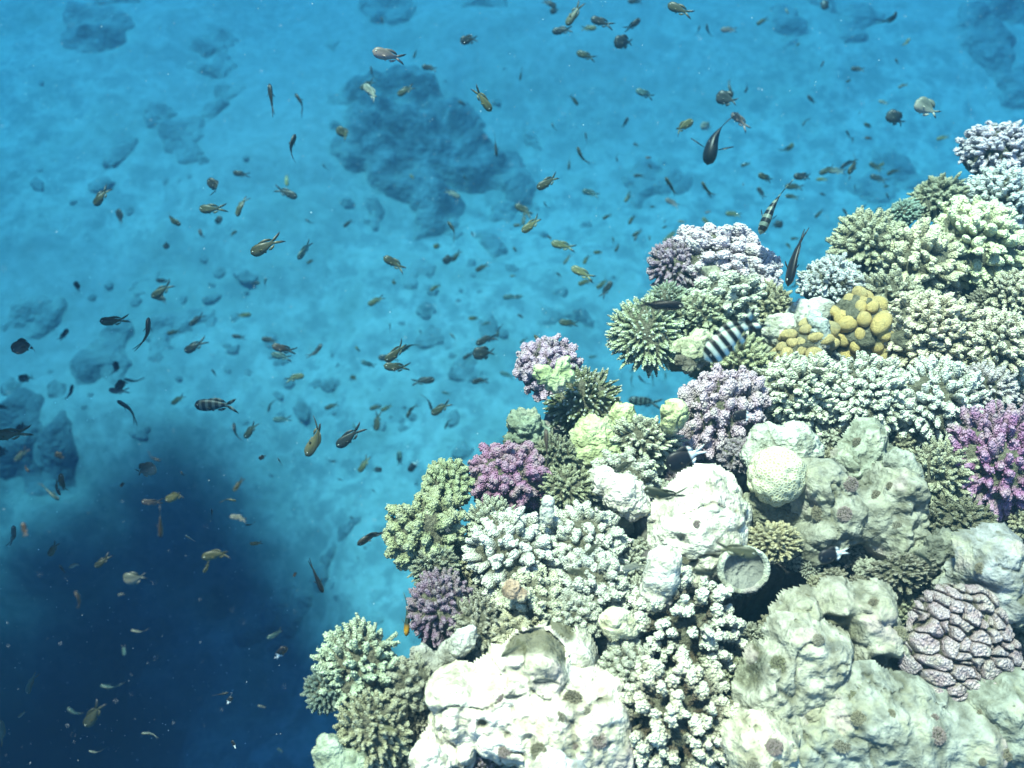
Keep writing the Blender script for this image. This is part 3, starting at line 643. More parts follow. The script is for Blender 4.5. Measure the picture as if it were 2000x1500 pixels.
# a cup shaped sponge with a pale rim, seen from above
def cup(u, v, rpx, label):
    D = reef_depth(u, v) - .06; m = D / F; r = rpx * m
    an = np.arange(40) * 2 * math.pi / 40; prof = [(.55, -1.0), (.8, -.6), (.95, -.2), (1.02, .05), (.98, .18), (.88, .2), (.78, .08), (.6, -.12), (.35, -.22), (.12, -.25)]
    V = np.array([[math.cos(a) * pr * r, math.sin(a) * pr * r * .92, h * r] for pr, h in prof for a in an])
    V = V * (1 + .05 * fbm(V / r * 2.2, 5, 3))[:, None]
    V[:, 2] += .03 * r * fbm(V / r * 5, 8, 2)
    T = ring_faces(len(prof), 40); n = len(V); V = np.concatenate([V, [[0, 0, -.25 * r]]]); T += [((len(prof) - 1) * 40 + j, (len(prof) - 1) * 40 + (j + 1) % 40, n) for j in range(40)]
    mi = [1 if (k // 80) >= 6 else 0 for k in range(len(T))]
    ax = -VW * .97 + np.array([.1, -.1, 0]); ax /= np.linalg.norm(ax); x = np.cross(UP, ax); x /= np.linalg.norm(x); y = np.cross(ax, x)
    add('cup_sponge', mesh('cup_sponge', V, T, [M_ROCK, M_RUB], mi=mi, tip=np.ones(len(V))), label=label, cat='sponge', color=(.58, .58, .46), M=mat4(x, y, ax, ray(u, v) * D))
cup(1452, 1112, 52, 'round cup shaped sponge with a pale rim and dark mossy middle under the olive fish')

# ------------------------------------------------------------ small corals that fill the reef between the named ones
ANCH = [('the magenta coral', 1950, 905), ('the golden nodules', 1688, 640), ('the honeycomb coral', 1516, 930), ('the large white smooth boulder', 1380, 1050), ('the cup shaped sponge', 1452, 1112),
        ('the grey lilac coral', 1412, 812), ('the yellow green ball', 1317, 806), ('the soft yellow green coral', 1160, 870), ('the purple mauve coral', 994, 932), ('the plum coral', 862, 1190),
        ('the green white branching coral', 702, 1310), ('the wide glaring white rock', 1040, 1400), ('the upper cracked white coral', 1340, 1230), ('the lower cracked white coral', 1310, 1400),
        ('the domed pale rock', 1560, 1300), ('the long buff ridge', 1710, 1280), ('the lilac brown cracked coral', 1880, 1275), ('the pale split boulder', 1700, 905), ('the broad craggy rock', 1690, 1020),
        ('the thick fingered cream coral', 1905, 480), ('the stout lobed white coral', 1140, 1070), ('the white stubby pillar', 1290, 1125), ('the big grey green coral', 832, 1045), ('the dark green coral with pale tips', 1140, 790)]
def side(dx, dy):
    a = math.degrees(math.atan2(-dy, dx)) % 360
    return ['right of', 'above right of', 'above', 'above left of', 'left of', 'below left of', 'below', 'below right of'][int((a + 22.5) // 45) % 8]
g = np.random.default_rng(21); POS = []; tries = 0
while tries < 20000 and len(POS) < 175:
    tries += 1; u, v = g.uniform(660, 2020), g.uniform(380, 1520); r = g.uniform(17, 42)
    if sdist(np.array([u]), np.array([v]), EPX)[0] > -r * .3: continue
    if any(math.hypot(u - a, v - b) < c * .9 + r * .42 for a, b, c in DISCS): continue
    if any(math.hypot(u - a, v - b) < c * .8 + r * .5 for a, b, c in PITS): continue
    if any(math.hypot(u - a, v - b) < (c + r) * .72 for a, b, c in POS): continue
    POS.append((u, v, r))
seen = {}; rows = []
for u, v, r in POS:
    wht = math.exp(-((u - 1120) / 380) ** 2 - ((v - 1150) / 260) ** 2) + .6 * math.exp(-((u - 1750) / 300) ** 2 - ((v - 740) / 120) ** 2)
    q = g.uniform()
    if q < wht: col, cn = (.76, .74, .64), 'white'
    elif g.uniform() < .35: col, cn = (.58, .56, .40), 'cream'
    elif g.uniform() < .4: col, cn = (.46, .48, .34), 'greenish'
    elif g.uniform() < .3: col, cn = (.44, .34, .42), 'dusky lilac'
    else: col, cn = (.46, .44, .36), 'greyish'
    kd = ['fine', 'open', 'coarse', 'cauliflower', 'finger'][int(g.integers(0, 5))]
    kn_ = {'fine': 'bushy', 'open': 'branching', 'coarse': 'knobbly', 'cauliflower': 'knobbly', 'finger': 'fingered'}[kd]
    d0, n, a, b = min((math.hypot(u - a, v - b), n, a, b) for n, a, b in ANCH)
    rows.append([u, v, r, col, kd, f'small {cn} {kn_} coral {side(u - a, v - b)} {n}', d0])
grp = {}
for q in rows: grp.setdefault(q[5], []).append(q)
for lab, qs in grp.items():
    if len(qs) > 1:
        qs.sort(key=lambda q: q[6])
        for i, q in enumerate(qs): q[5] = q[5] + (', the nearest to it', ', the farthest from it')[0 if i == 0 else 1] if len(qs) == 2 else q[5] + f", {['nearest', 'second nearest', 'third nearest', 'fourth nearest', 'fifth nearest', 'sixth nearest'][min(i, 5)]} to it"
for u, v, r, col, kd, lab, d0 in rows:
    coral('coral_head', lab, kd, u, v, r * 2.3, r * 2.1, col, deep=.07, group='small corals between the larger ones')

# ------------------------------------------------------------ tufts growing on the bare rocks
bpy.context.view_layer.update(); DG = bpy.context.evaluated_depsgraph_get()
g = np.random.default_rng(77); TP = []; rowsT = []
ROCKY = [(1690,1020,110,70),(1380,1040,60,70),(1720,1290,60,110),(1580,1300,70,60),(1750,1440,150,50),(1040,1400,150,90),(1930,1140,70,50),(1960,1440,50,50),(1710,900,50,50),(1490,1480,40,30)]
for cu_, cv_, du_, dv_ in ROCKY:
    for q in range(int(max(3, du_ * dv_ / 1500))):
        u, v = cu_ + g.uniform(-du_, du_), cv_ + g.uniform(-dv_, dv_); r = g.uniform(7, 17)
        if any(math.hypot(u - a, v - b) < (r + c) * 1.3 for a, b, c in TP): continue
        ok, hit, nrm, _, ob, _ = bpy.context.scene.ray_cast(DG, Vector((0, 0, 0)), Vector(ray(u, v)).normalized())
        if not ok or not ob.name.startswith(('rock', 'boulder')): continue
        TP.append((u, v, r)); Dh = float(np.array(hit) @ VW)
        col, cn = [((.46, .48, .30), 'mossy green'), ((.58, .46, .48), 'pinkish'), ((.52, .50, .36), 'cream'), ((.44, .40, .30), 'tan'), ((.60, .58, .48), 'whitish')][int(g.integers(0, 5))]
        d0, n, a, b = min((math.hypot(u - a, v - b), n, a, b) for n, a, b in ANCH)
        rowsT.append([u, v, r, col, f'tiny {cn} tuft on rock {side(u - a, v - b)} {n}', d0, Dh - float(reef_depth(u, v))])
grp = {}
for q in rowsT: grp.setdefault(q[4], []).append(q)
for lab, qs in grp.items():
    if len(qs) > 1:
        qs.sort(key=lambda q: q[5])
        for i, q in enumerate(qs): q[4] += (', the nearer', ', the farther')[i] if len(qs) == 2 else ', ' + ['nearest', 'second nearest', 'third nearest', 'fourth nearest', 'fifth nearest'][min(i, 4)]
for u, v, r, col, lab, d0, dp in rowsT:
    o = coral('coral_tuft', lab, ['fine', 'open', 'dense'][int(u) % 3], u, v, r * 2, r * 2, col, deep=dp, group='tiny tufts growing on the bare rocks', thick=.55)
    o.name = 'coral_tuft'

# ------------------------------------------------------------ patch reefs on the far seabed
def patch(name, label, discs, hgt=.38, mat=None, kind=None, cat='patch reef', group=None, seed=0, rough=1.0):
    L = []
    for u, v, r in discs:
        p = floor_pt(u, v); L.append((p[0], p[1], r / F * np.linalg.norm(p) * (p @ VW) / np.linalg.norm(p) * .97))
    L = np.array(L); cx, cy = L[:, 0].mean(), L[:, 1].mean()
    x0, x1 = (L[:, 0] - L[:, 2]).min() - .5, (L[:, 0] + L[:, 2]).max() + .5; y0, y1 = (L[:, 1] - L[:, 2] * 1.2).min() - .5, (L[:, 1] + L[:, 2] * 1.2).max() + .5
    st = max(.05, (x1 - x0) / 90); X, Y, Q = grid(np.arange(x0, x1, st), np.arange(y0, y1, st))
    p = np.stack([X, Y, X * 0], 1); wx = .20 * fbm(p * 1.4, 5 + seed, 4) * rough; wy = .20 * fbm(p * 1.4, 55 + seed, 4) * rough
    H = np.full(len(X), -1.0)
    for a, b, r in L:
        d = np.hypot(X + wx - a, (Y + wy - b) / 1.0) / r
        H = np.maximum(H, np.where(d < 1, np.sqrt(np.clip(1 - d ** 2, 0, 1)) * min(r, 1.3) * hgt, -.3 * (d - 1)))
    d1, d2 = worley(p * 3.4, 3 + seed); H = H + np.where(H > 0, .26 * (1 - d1) * np.clip(H * 3, 0, 1), 0) + .06 * fbm(p * 5, 9, 2)
    Z = floor_z(X, Y) + H - .03; k = (H[Q] > -.08).any(1)
    V = np.stack([X - cx, Y - cy, Z - FLOOR], 1)
    used = np.unique(Q[k]); mp = np.zeros(len(V), int); mp[used] = np.arange(len(used))
    o = add(name, mesh(name, V[used], mp[Q[k]], mat or (M_PATCH_SHADE if shade_basin(L[:, 0], L[:, 1]).mean() > .12 else M_PATCH), tip=np.clip(H[used] / .28, 0, 1)), label=label, cat=cat, group=group, kind=kind)
    o.location = (cx, cy, FLOOR); return o
G = 'dark patch reefs on the seabed'
for i, (lab, ds) in enumerate([
    ('large dark patch reef on the seabed, the biggest in the picture', [(790,180,70),(715,195,66),(750,265,92),(860,260,100),(935,290,78),(800,330,82),(855,370,66),(850,420,40),(700,260,52),(910,225,52),(720,310,52),(975,330,40)]),
    ('dark tail of coral trailing right from the biggest patch reef', [(1010,340,44),(970,380,30),(1000,290,26)]),
    ('rounded patch reef in the upper left of the seabed', [(180,60,44),(200,100,50),(230,70,36),(160,110,32)]),
    ('patch reef cut by the top edge above the rounded upper left one', [(265,5,34),(230,20,26)]),
    ('long winding patch reef beside the upper left one', [(410,100,30),(445,95,26),(435,140,34),(440,190,34),(425,235,32),(395,140,16)]),
    ('kidney shaped patch reef below the winding one', [(330,240,34),(345,285,40),(390,275,28),(350,315,26)]),
    ('faint patch reef at the top edge left of the middle', [(755,10,44),(775,30,34)]),
    ('faint patch reef at the top edge above the middle', [(930,8,40),(965,5,30),(910,25,22)]),
    ('small ragged patch reef above and left of the biggest one', [(640,80,26),(605,95,18),(665,75,16)]),
    ('twin lobed patch reef between the striped swimming fish and the middle', [(1280,325,48),(1320,330,38),(1240,345,36),(1310,275,20)]),
    ('round patch reef just right of the tail of the biggest one', [(1047,250,24)]),
    ('scattered patch reef near the top edge right of the middle', [(1530,75,36),(1520,45,26),(1545,110,22)]),
    ('wide faint patch reef near the top right', [(1610,40,34),(1660,50,36),(1650,85,30),(1690,45,22)]),
    ('shadowy slope of coral at the right edge of the seabed', [(1930,110,60),(1985,170,50),(1900,60,50),(1960,30,60)]),
    ('shadowy coral ridge left of the topmost lavender coral', [(1770,330,50),(1830,340,40),(1720,360,40)]),
    ('broad patch reef in the left seabed under the curled dark fish', [(215,680,50),(170,725,50),(230,730,46),(250,665,26)]),
    ('patch reef at the left edge above the curled brown fish', [(40,610,34),(80,605,26),(60,640,24)]),
    ('patch reef right of the upright dark fish on the left', [(350,620,36),(390,605,30),(350,650,24)]),
    ('small forked patch reef left of the paired dark fish', [(280,530,18),(300,555,18),(262,545,12),(310,530,14)]),
    ('dark coral bank at the left edge above the shaded drop off', [(50,800,50),(90,790,34),(20,840,46),(110,850,40),(70,880,40)]),
    ('oval patch reef left of the table coral', [(1090,615,34),(1130,610,30),(1160,600,22),(1080,640,24)]),
    ('faint patch reef in the middle of the seabed', [(805,520,26),(800,545,22),(830,530,16)]),
    ('long low patch reef right of the middle of the seabed', [(960,470,24),(930,455,18),(985,490,16),(880,460,20)]),
    ('round dark patch under the biggest patch reef', [(755,410,26),(735,440,16),(700,400,18)]),
    ('small patch reef beside the small outcrop of lavender coral', [(920,720,16),(890,735,16)]),
    ('dark coral bush on the seabed left of the plum coral', [(730,1215,26),(700,1225,20)]),
    ('dark coral clump between the shaded drop off and the green coral', [(640,1020,20),(660,995,18),(610,1060,22),(595,1090,20)]),
    ('dim coral clump at the edge of the shaded drop off', [(590,1070,26),(570,1120,30),(620,1150,24)]),
    ('dim coral clump on the seabed above the green white branching coral', [(480,1130,40),(520,1180,40),(450,1180,40)]),
    ('pale coral ring on the seabed above the green jutting coral', [(900,865,16)]),
]):
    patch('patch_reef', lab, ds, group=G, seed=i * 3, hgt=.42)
# rubble strewn over the sand: nobody could count it
def rubble():
    B = Buf(); g = np.random.default_rng(5); n = 0
    while n < 150:
        u, v = g.uniform(-80, 1250), g.uniform(120, 1330)
        a = .5 + .9 * float(vnoise(np.array([[u / 150, v / 150, 3.]]), 8)[0]) + .35 * float(vnoise(np.array([[u / 50, v / 50, 3.]]), 9)[0])
        cen = math.exp(-((u - 620) / 380) ** 2 - ((v - 600) / 330) ** 2)
        if g.uniform() > a * (.22 + 1.1 * cen): continue
        p = floor_pt(u, v)
        if shade_basin(np.array([p[0]]), np.array([p[1]]))[0] > .2: n += .2; continue
        r = g.lognormal(-3.05, .5)
        r = min(r, .25)
        V = ICO2[0] * (1 + .35 * fbm(ICO2[0] * 2.2 + n, int(n) % 50, 2))[:, None] * np.array([r * g.uniform(.7, 1.5), r * g.uniform(.7, 1.5), r * .28])
        a = g.uniform(0, 6.28); c, s_ = math.cos(a), math.sin(a); V = V @ np.array([[c, s_, 0], [-s_, c, 0], [0, 0, 1]])
        z = float(floor_z(np.array([p[0]]), np.array([p[1]]))[0])
        B.add(V + np.array([p[0], p[1], z]), ICO2[1], np.clip(ICO2[0][:, 2] * .9, 0, 1)); n += 1
    V, T, t, m = B.get()
    add('coral_rubble', mesh('coral_rubble', V, T, M_RUB, tip=t), label='scattered coral rubble over the pale sand', cat='rubble', kind='stuff')
rubble()

# ------------------------------------------------------------ fish
def fish_mesh(name, mat, deep=.31, wide=.135, fork=.14, bend=0.0, tail=.30, peduncle=.055, eye=.021, pect=False):
    """unit length fish, nose at x=+.5, tail tips at x=-.5, back towards +z"""
    B = Buf(); nr = 15; ns = 12; xt = -.5 + tail
    S = np.linspace(0, 1, nr); Xs = .5 - S * (.5 - xt)
    prof = np.sin(np.pi * np.clip(S, 0, 1) ** .62) ** .78
    hh = np.maximum(prof * deep / 2, peduncle * sstep(.5, .9, S)); hh[0] = .012
    ww = np.maximum(np.sin(np.pi * S ** .55) ** .8 * wide / 2, .010); ww[0] = .010
    an = np.arange(ns) * 2 * math.pi / ns
    V = np.array([[x, math.cos(a) * w_, math.sin(a) * h_ * (1.0 if math.sin(a) > 0 else 1.05)] for x, w_, h_ in zip(Xs, ww, hh) for a in an])
    T = ring_faces(nr, ns); n = len(V)
    V = np.concatenate([V, [[.508, 0, 0], [xt - .01, 0, 0]]])
    T += [(j, n, (j + 1) % ns) for j in range(ns)] + [((nr - 1) * ns + j, (nr - 1) * ns + (j + 1) % ns, n + 1) for j in range(ns)]
    B.add(V, T)
    def fin(pts, th=.006, y=0.0, tilt=None):
        P = np.array([[a, y, b] for a, b in pts]); k = len(P); c = P.mean(0)
        Tp = P + [0, th, 0]; Bt = P - [0, th, 0]; VV = np.concatenate([Tp, Bt, [c + [0, th, 0]], [c - [0, th, 0]]])
        TT = []
        for j in range(k):
            q = (j + 1) % k; TT += [(j, q, 2 * k), (k + q, k + j, 2 * k + 1), (j, k + j, k + q), (j, k + q, q)]
        if tilt is not None: VV = np.array([(tilt @ Vector(a_ - np.array(pts_o)) + Vector(pts_o))[:] for a_ in VV])
        B.add(VV, TT)
    # caudal fin as two separate lobes
    fin([(xt + .03, .0), (xt + .02, peduncle * .9), (xt - .06, fork * .62), (-.40, fork * .95), (-.5, fork * 1.15), (-.43, fork * .62), (xt - .085, fork * .12)])
    fin([(xt + .03, .0), (xt + .02, -peduncle * .9), (xt - .06, -fork * .62), (-.40, -fork * .95), (-.5, -fork * 1.15), (-.43, -fork * .62), (xt - .085, -fork * .12)])
    hd = deep / 2
    fin([(.24, hd * .80), (.14, hd * 1.05), (.0, hd * 1.14), (-.08, hd * 1.04), (-.16, hd * .80), (-.22, hd * .38), (-.12, hd * .45), (.05, hd * .75)], .005)
    fin([(.02, -hd * .85), (-.06, -hd * 1.08), (-.15, -hd * .85), (-.21, -hd * .45), (-.10, -hd * .55)], .005)
    fin([(.20, -hd * .8), (.10, -hd * 1.12), (.07, -hd * .8)], .005)
    L = .30 if pect else .13
    for sy in (-1, 1):
        pts_o = (.22, sy * wide * .44, -.03)
        out = 1.15 if pect else .5
        d = np.array([-math.cos(out), sy * math.sin(out), -.15]); d /= np.linalg.norm(d); e = np.array([0, 0, 1.0]) if not pect else np.array([.35, 0, .9])
        o_ = np.array(pts_o); wv = L * .22
        P = np.array([o_, o_ + d * L * .5 + e * wv, o_ + d * L + e * wv * .5, o_ + d * L * .95 - e * wv * .6, o_ + d * L * .5 - e * wv])
        nn = np.cross(d, e); nn /= np.linalg.norm(nn); VV = np.concatenate([P + nn * .004, P - nn * .004]); TT = []
        for j in range(1, 4): TT += [(0, j, j + 1), (5, 5 + j + 1, 5 + j)]
        for j in range(5): q = (j + 1) % 5; TT += [(j, 5 + j, 5 + q), (j, 5 + q, q)]
        B.add(VV, TT)
        ex = .40; s_ = (.5 - ex) / (.5 - xt); ey = float(np.interp(s_, S, ww)) * .86
        B.add(ICO1[0] * [eye * 1.35, eye * .55, eye * 1.35] + [ex, sy * ey, .025], ICO1[1], 0, 2)
        B.add(ICO1[0] * [eye * .8, eye * .8, eye * .8] + [ex, sy * (ey + eye * .2), .025], ICO1[1], 0, 1)
    V, T, t, mi = B.get()
    k = np.clip(.12 - V[:, 0], 0, 1); V = V.copy(); V[:, 1] += bend * k ** 1.7 * 1.5; V[:, 0] += abs(bend) * k ** 2 * .35
    return mesh(name, V, T, [mat, M_EYE, M_RING], mi=mi)
FM = {'c': [fish_mesh('chromis', M_FISH['plain'], bend=b) for b in (0, .5, -.5)] + [fish_mesh('chromis_curled', M_FISH['plain'], bend=1.5, deep=.42)],
      'r': [fish_mesh('round_fish', M_FISH['plain'], deep=.56, wide=.22, tail=.24, fork=.14, bend=b) for b in (.3, -.4)],
      'z': [fish_mesh('striped_fish', M_FISH['stripe'], deep=.40, wide=.16, tail=.27, fork=.18, bend=b, eye=.018, peduncle=.06) for b in (.2, .3)],
      'q': [fish_mesh('barred_fish', M_FISH['stripe'], deep=.27, wide=.16, tail=.27, fork=.15, bend=b, eye=.016, peduncle=.045) for b in (0, .2)],
      'b': [fish_mesh('two_tone_fish', M_FISH['bicolor'], deep=.52, wide=.18, tail=.25, fork=.10, bend=b, peduncle=.07) for b in (0, .15)],
      'k': [fish_mesh('long_fish', M_FISH['plain'], deep=.25, wide=.13, tail=.22, fork=.08, bend=.15)],
      'f': [fish_mesh('finned_fish', M_FISH['plain'], deep=.36, wide=.24, tail=.32, fork=.07, bend=.45, pect=True, eye=.014, peduncle=.05)],
      'h': [fish_mesh('orange_headed_fish', M_FISH['head'], deep=.26, wide=.14, tail=.28, fork=.10, bend=-.2)]}
TONE = {'d': ((.050, .058, .055), 'dark'), 'o': ((.095, .10, .055), 'olive'), 'y': ((.24, .23, .10), 'yellowish'), 'p': ((.30, .30, .24), 'pale'),
        'g': ((.30, .22, .19), 'pinkish grey'), 't': ((.09, .18, .17), 'teal'), 'n': ((.020, .020, .022), 'black'), 'w': ((.13, .085, .06), 'brown')}
# x, y, length px, heading degrees (0 right, 90 up), tone, shape: s side, t seen from above, c curled
FISH = """
747 44 22 100 w t;918 77 34 190 d c;762 109 60 168 g s;811 105 18 250 o s;840 133 28 170 d s;726 145 28 95 d t;718 165 30 215 o s;728 182 46 135 p s;793 176 34 205 o s
530 195 54 97 d m;590 202 42 125 d t;903 202 16 150 d s;942 193 50 -52 y m;676 262 38 150 o c;567 287 48 70 d m;968 283 38 275 d t;559 350 24 280 y s;635 328 16 120 d t;558 376 42 -22 d s
806 346 14 140 y s;909 350 16 115 d t;883 378 30 -25 p s;1072 6 28 -20 d s;1084 20 18 200 d r;1122 26 46 235 o s;1100 59 38 185 d s;1149 55 28 0 y s;1177 44 42 162 d s;1237 49 34 45 d s
1242 2 28 178 d s;1329 19 48 150 o s;1220 82 38 182 d r;1145 109 36 155 o s;1018 143 24 258 o t;1364 61 20 80 d t;1382 61 24 102 d t;1424 58 28 175 g s;1489 41 22 210 o s;1261 184 36 155 t s
1121 195 22 -50 o m;1424 172 28 -55 p t;1460 171 22 240 d s;1421 193 40 158 d r;1447 236 42 145 g m;1332 247 46 28 y s;1381 247 24 172 p r;1222 240 20 70 d m;1081 249 16 110 o t;1145 270 22 95 d t
1243 283 12 150 d s;1135 307 38 110 o t;1112 316 28 265 o t;1204 307 18 280 d t;1268 308 14 180 g s;1270 326 10 130 d s;1248 343 18 180 d s;1072 355 46 208 o s;1310 364 36 122 o t;1155 377 32 165 t s
1380 372 34 120 o t;1457 321 18 195 o s;1452 362 10 90 g s;1497 348 32 155 o s;1487 377 24 120 d s;1610 6 22 -70 d r;1537 23 12 110 p s;1744 38 30 60 d c;1769 85 22 55 o s;1557 88 10 40 o s
1604 129 22 60 w m;1676 135 24 172 d s;1751 120 12 100 d s;1658 158 12 200 o s;1763 167 18 205 p s;1584 195 20 120 d m;1726 200 18 160 p s;1811 211 46 148 p r;1751 232 38 145 d r;1678 222 9 60 d s
1573 236 20 240 o m;1697 246 20 158 o s;1657 263 16 122 d t;1666 275 14 100 d t;1698 270 16 170 w s;1842 269 22 190 y s;1541 291 24 50 y c;1571 345 38 178 d s;1552 365 32 174 o s;1606 350 20 180 y s
1618 332 32 200 o s;1634 334 32 172 p s;1655 318 34 218 d m;1670 322 42 228 o s;1659 348 9 70 d s;1710 326 26 150 o s;1718 324 20 30 y s;1716 349 30 155 d s;1744 335 24 205 o s;1733 364 12 180 o s
1670 366 10 100 d t;1547 384 24 172 o s;1517 438 22 0 d r;1600 417 20 225 o s;1653 417 22 120 w t;1608 380 12 150 d s;1691 400 16 220 d t;1718 404 20 225 d t;1733 383 12 100 d s;1553 466 16 180 o s
1541 481 14 130 o s;1553 560 22 70 y c;1600 726 28 172 o s;1942 243 10 60 n s;198 383 42 228 o s;236 424 30 118 d r;335 430 38 -25 o m;414 408 48 178 o s;425 364 42 150 d c;469 401 40 250 o m
470 340 30 165 d s;425 434 24 60 d c;392 457 18 110 g r;455 456 16 40 o s;329 477 22 215 d c;152 560 20 118 d r;318 549 24 172 d s;317 567 44 215 o s;318 583 34 165 d s;224 627 48 182 o s
385 624 32 220 d s;475 616 26 10 y s;340 649 24 190 o s;466 658 24 170 d s;288 655 62 90 d m;381 676 44 205 d s;52 670 54 212 w c;124 656 28 60 d s;50 739 24 180 o r;418 728 14 120 d s
228 722 30 100 d c;262 745 34 165 d t;240 745 34 232 d c;497 553 18 5 d s;520 480 62 205 o s;595 488 40 238 t s;607 510 16 210 o s;604 434 18 140 d t;680 436 20 220 d s;773 515 46 152 o s
766 549 16 -40 o c;735 587 32 208 y s;855 481 15 180 y r;877 505 24 215 d r;892 499 24 230 o s;887 450 40 125 o t;924 461 18 110 d t;942 522 26 205 o s;850 561 22 218 y s;517 552 18 75 d s
998 580 28 182 t s;528 664 30 172 d s;556 683 44 160 w s;550 696 38 168 t s;617 688 36 52 d s;775 688 50 218 o s;759 699 36 178 d s;800 674 44 215 t t;777 718 48 172 o s;826 744 40 8 d s
938 743 30 192 d s;575 737 34 12 y s;694 738 18 165 o c;950 662 40 207 d s;946 690 40 180 d r;916 694 24 208 d s;973 644 28 265 o t;927 622 22 178 y s;948 632 16 20 t s;888 661 24 130 p t
699 683 14 120 y s;762 641 18 95 t m;822 650 12 110 d s;720 712 28 155 t s;990 732 26 158 t s;1025 411 38 150 o s;1040 438 44 215 y s;1023 427 24 265 o s;1013 440 18 180 o s;1066 402 16 115 d t
1101 480 44 165 y s;1075 465 14 140 d s;1006 488 12 120 o s;1108 506 22 235 o s;1145 506 20 242 y s;1170 493 20 180 y s;1139 534 46 150 y s;1144 550 28 200 y s;1178 554 28 215 y s;1184 566 34 58 d s
1092 537 12 140 d s;1002 539 10 180 y s;1010 580 18 10 t s;1199 473 20 105 t t;1207 483 18 235 o s;1186 423 18 205 o s;1234 428 20 238 o s;1227 384 22 240 o s;1245 455 20 210 o s;1242 463 14 250 d s
1269 463 12 262 o s;1275 404 10 180 o s;1314 396 28 152 g s;1300 443 12 200 o s;1332 433 14 170 p s;1299 431 9 240 d s;1384 414 12 190 g s;1381 435 24 128 y s;1433 418 28 175 y s;1314 457 24 210 y s
1313 468 32 185 y s;1340 469 24 178 y s;1385 380 16 110 d s;1271 530 22 112 o t;1018 618 14 150 d s;1112 632 36 168 o s;1023 665 16 212 t s;1062 678 52 128 o t;1255 745 26 125 d t;1275 742 24 95 t t
1300 740 22 92 t t;1232 745 22 75 t t;1333 520 24 205 o s;1455 530 30 170 o s;1457 557 36 178 o s;1375 645 28 155 y s;1360 588 18 170 o s;1159 697 16 180 t s;4 795 26 170 w s;42 835 40 222 d s
20 849 64 180 o s;2 880 34 200 d r;138 768 30 82 d s;231 764 34 172 g s;348 780 28 215 y s;255 799 54 148 d t;459 846 36 98 d t;490 840 36 232 o s;298 895 30 -18 d t;118 890 20 160 d r
42 888 32 225 t s;50 915 18 -40 w s;120 945 36 88 o s;96 960 44 -42 t t;110 952 30 -60 d t;356 926 11 120 d s;466 946 28 235 y s;344 968 44 205 y s;298 982 36 172 g s;313 1018 56 270 w m
240 945 16 225 d s;445 975 28 -12 y t;414 1005 20 95 d s;468 1011 32 172 p s;490 1025 18 180 d t;372 1052 22 150 p t;27 1047 36 95 t s;48 1035 26 100 w s;104 1072 32 235 o s;147 1103 22 205 p s
200 1097 34 215 o s;122 1112 18 120 d s;425 1081 54 195 y s;405 1107 24 240 y s;262 1130 40 182 p r;527 791 24 258 o s;550 820 32 178 t s;648 793 26 200 o s;736 795 26 195 o s;756 797 24 202 y s
737 822 34 262 o s;802 800 30 245 o s;838 783 34 -75 d t;862 797 42 212 o s;873 826 22 252 d s;620 855 76 236 o s;684 852 60 218 d s;691 832 18 -50 t s;513 893 14 200 d r;547 902 15 120 d t
645 901 20 0 d t;712 907 34 232 y s;736 917 18 0 d r;781 897 30 95 t s;664 937 9 150 d s;732 961 14 130 d t;688 1012 10 150 d s;923 908 30 235 t t;872 768 17 165 t s;727 1044 60 215 w m
500 1062 22 180 y s;617 1125 62 -68 w t;577 1120 14 240 w s;1065 780 42 80 d t;1068 872 60 93 w t;1220 908 42 215 o s;1300 968 76 165 o m;1160 1070 38 222 o s;1240 1106 44 195 p s;1243 842 14 110 d s
1437 1075 72 -8 o s;1130 1118 40 168 o s;1382 1120 52 172 o m;1238 718 22 60 n s;238 1160 13 200 p s;273 1235 30 165 p t;242 1270 20 270 t s;58 1335 38 255 t s;218 1344 42 170 t t;43 1395 17 220 p s
5 1430 44 100 t s;145 1393 30 145 t t;183 1395 58 235 o s;295 1432 32 180 p t;187 1470 24 165 p t;430 1356 30 12 w t;155 1170 32 125 w t;538 1240 30 200 t s;512 1380 15 160 p s;548 1465 12 150 t s
828 1140 32 268 o t;765 1425 30 170 y s;1080 1329 72 187 d t;1018 1360 60 180 d t;1008 1265 60 210 o t;1810 1092 52 150 o t;1878 358 16 100 n s
1395 265 112 258 n F;1508 402 118 247 p Zt;1552 500 118 258 n K;1290 597 92 0 n K;1430 655 138 222 p Z;425 790 90 182 t Z2;1260 785 66 172 t Z2;808 909 30 230 n B;858 985 48 240 n B;1220 600 26 250 n B
1340 893 84 205 n B;1453 812 44 180 n B;1628 1083 62 195 n B;548 1276 34 55 n B;448 1368 18 60 n B;457 1454 18 120 n B;1332 622 30 215 n R;797 1200 84 265 o H;282 919 50 22 p R;1997 486 20 150 n R
1488 645 44 60 t s
"""
LM = [('the biggest patch reef', 820, 270), ('the rounded upper left patch reef', 195, 80), ('the winding patch reef', 430, 160), ('the kidney shaped patch reef', 345, 280),
      ('the upper middle edge', 1150, 20), ('the dark long finned fish', 1395, 265), ('the slim striped fish', 1508, 400), ('the big black diving fish', 1552, 500),
      ('the topmost lavender coral', 1900, 280), ('the pink white crown coral', 1400, 500), ('the table coral', 1240, 650), ('the lavender coral', 1070, 715),
      ('the purple mauve coral', 970, 920), ('the green jutting coral', 860, 930), ('the left striped fish', 425, 790), ('the broad left patch reef', 200, 700),
      ('the upright dark fish', 288, 655), ('the middle of the seabed', 700, 500), ('the green branching coral', 640, 1280), ('the shaded drop off', 180, 1150),
      ('the lower left corner', 60, 1420), ('the yellow green ball', 1317, 806), ('the large white smooth boulder', 1370, 1040), ('the wide glaring white rock', 1030, 1400),
      ('the magenta coral', 1940, 900), ('the yellow nodules', 1640, 650), ('the top right seabed', 1700, 90), ('the left edge', 20, 480), ('the plum coral', 830, 1180), ('the bright slope', 1130, 1080)]
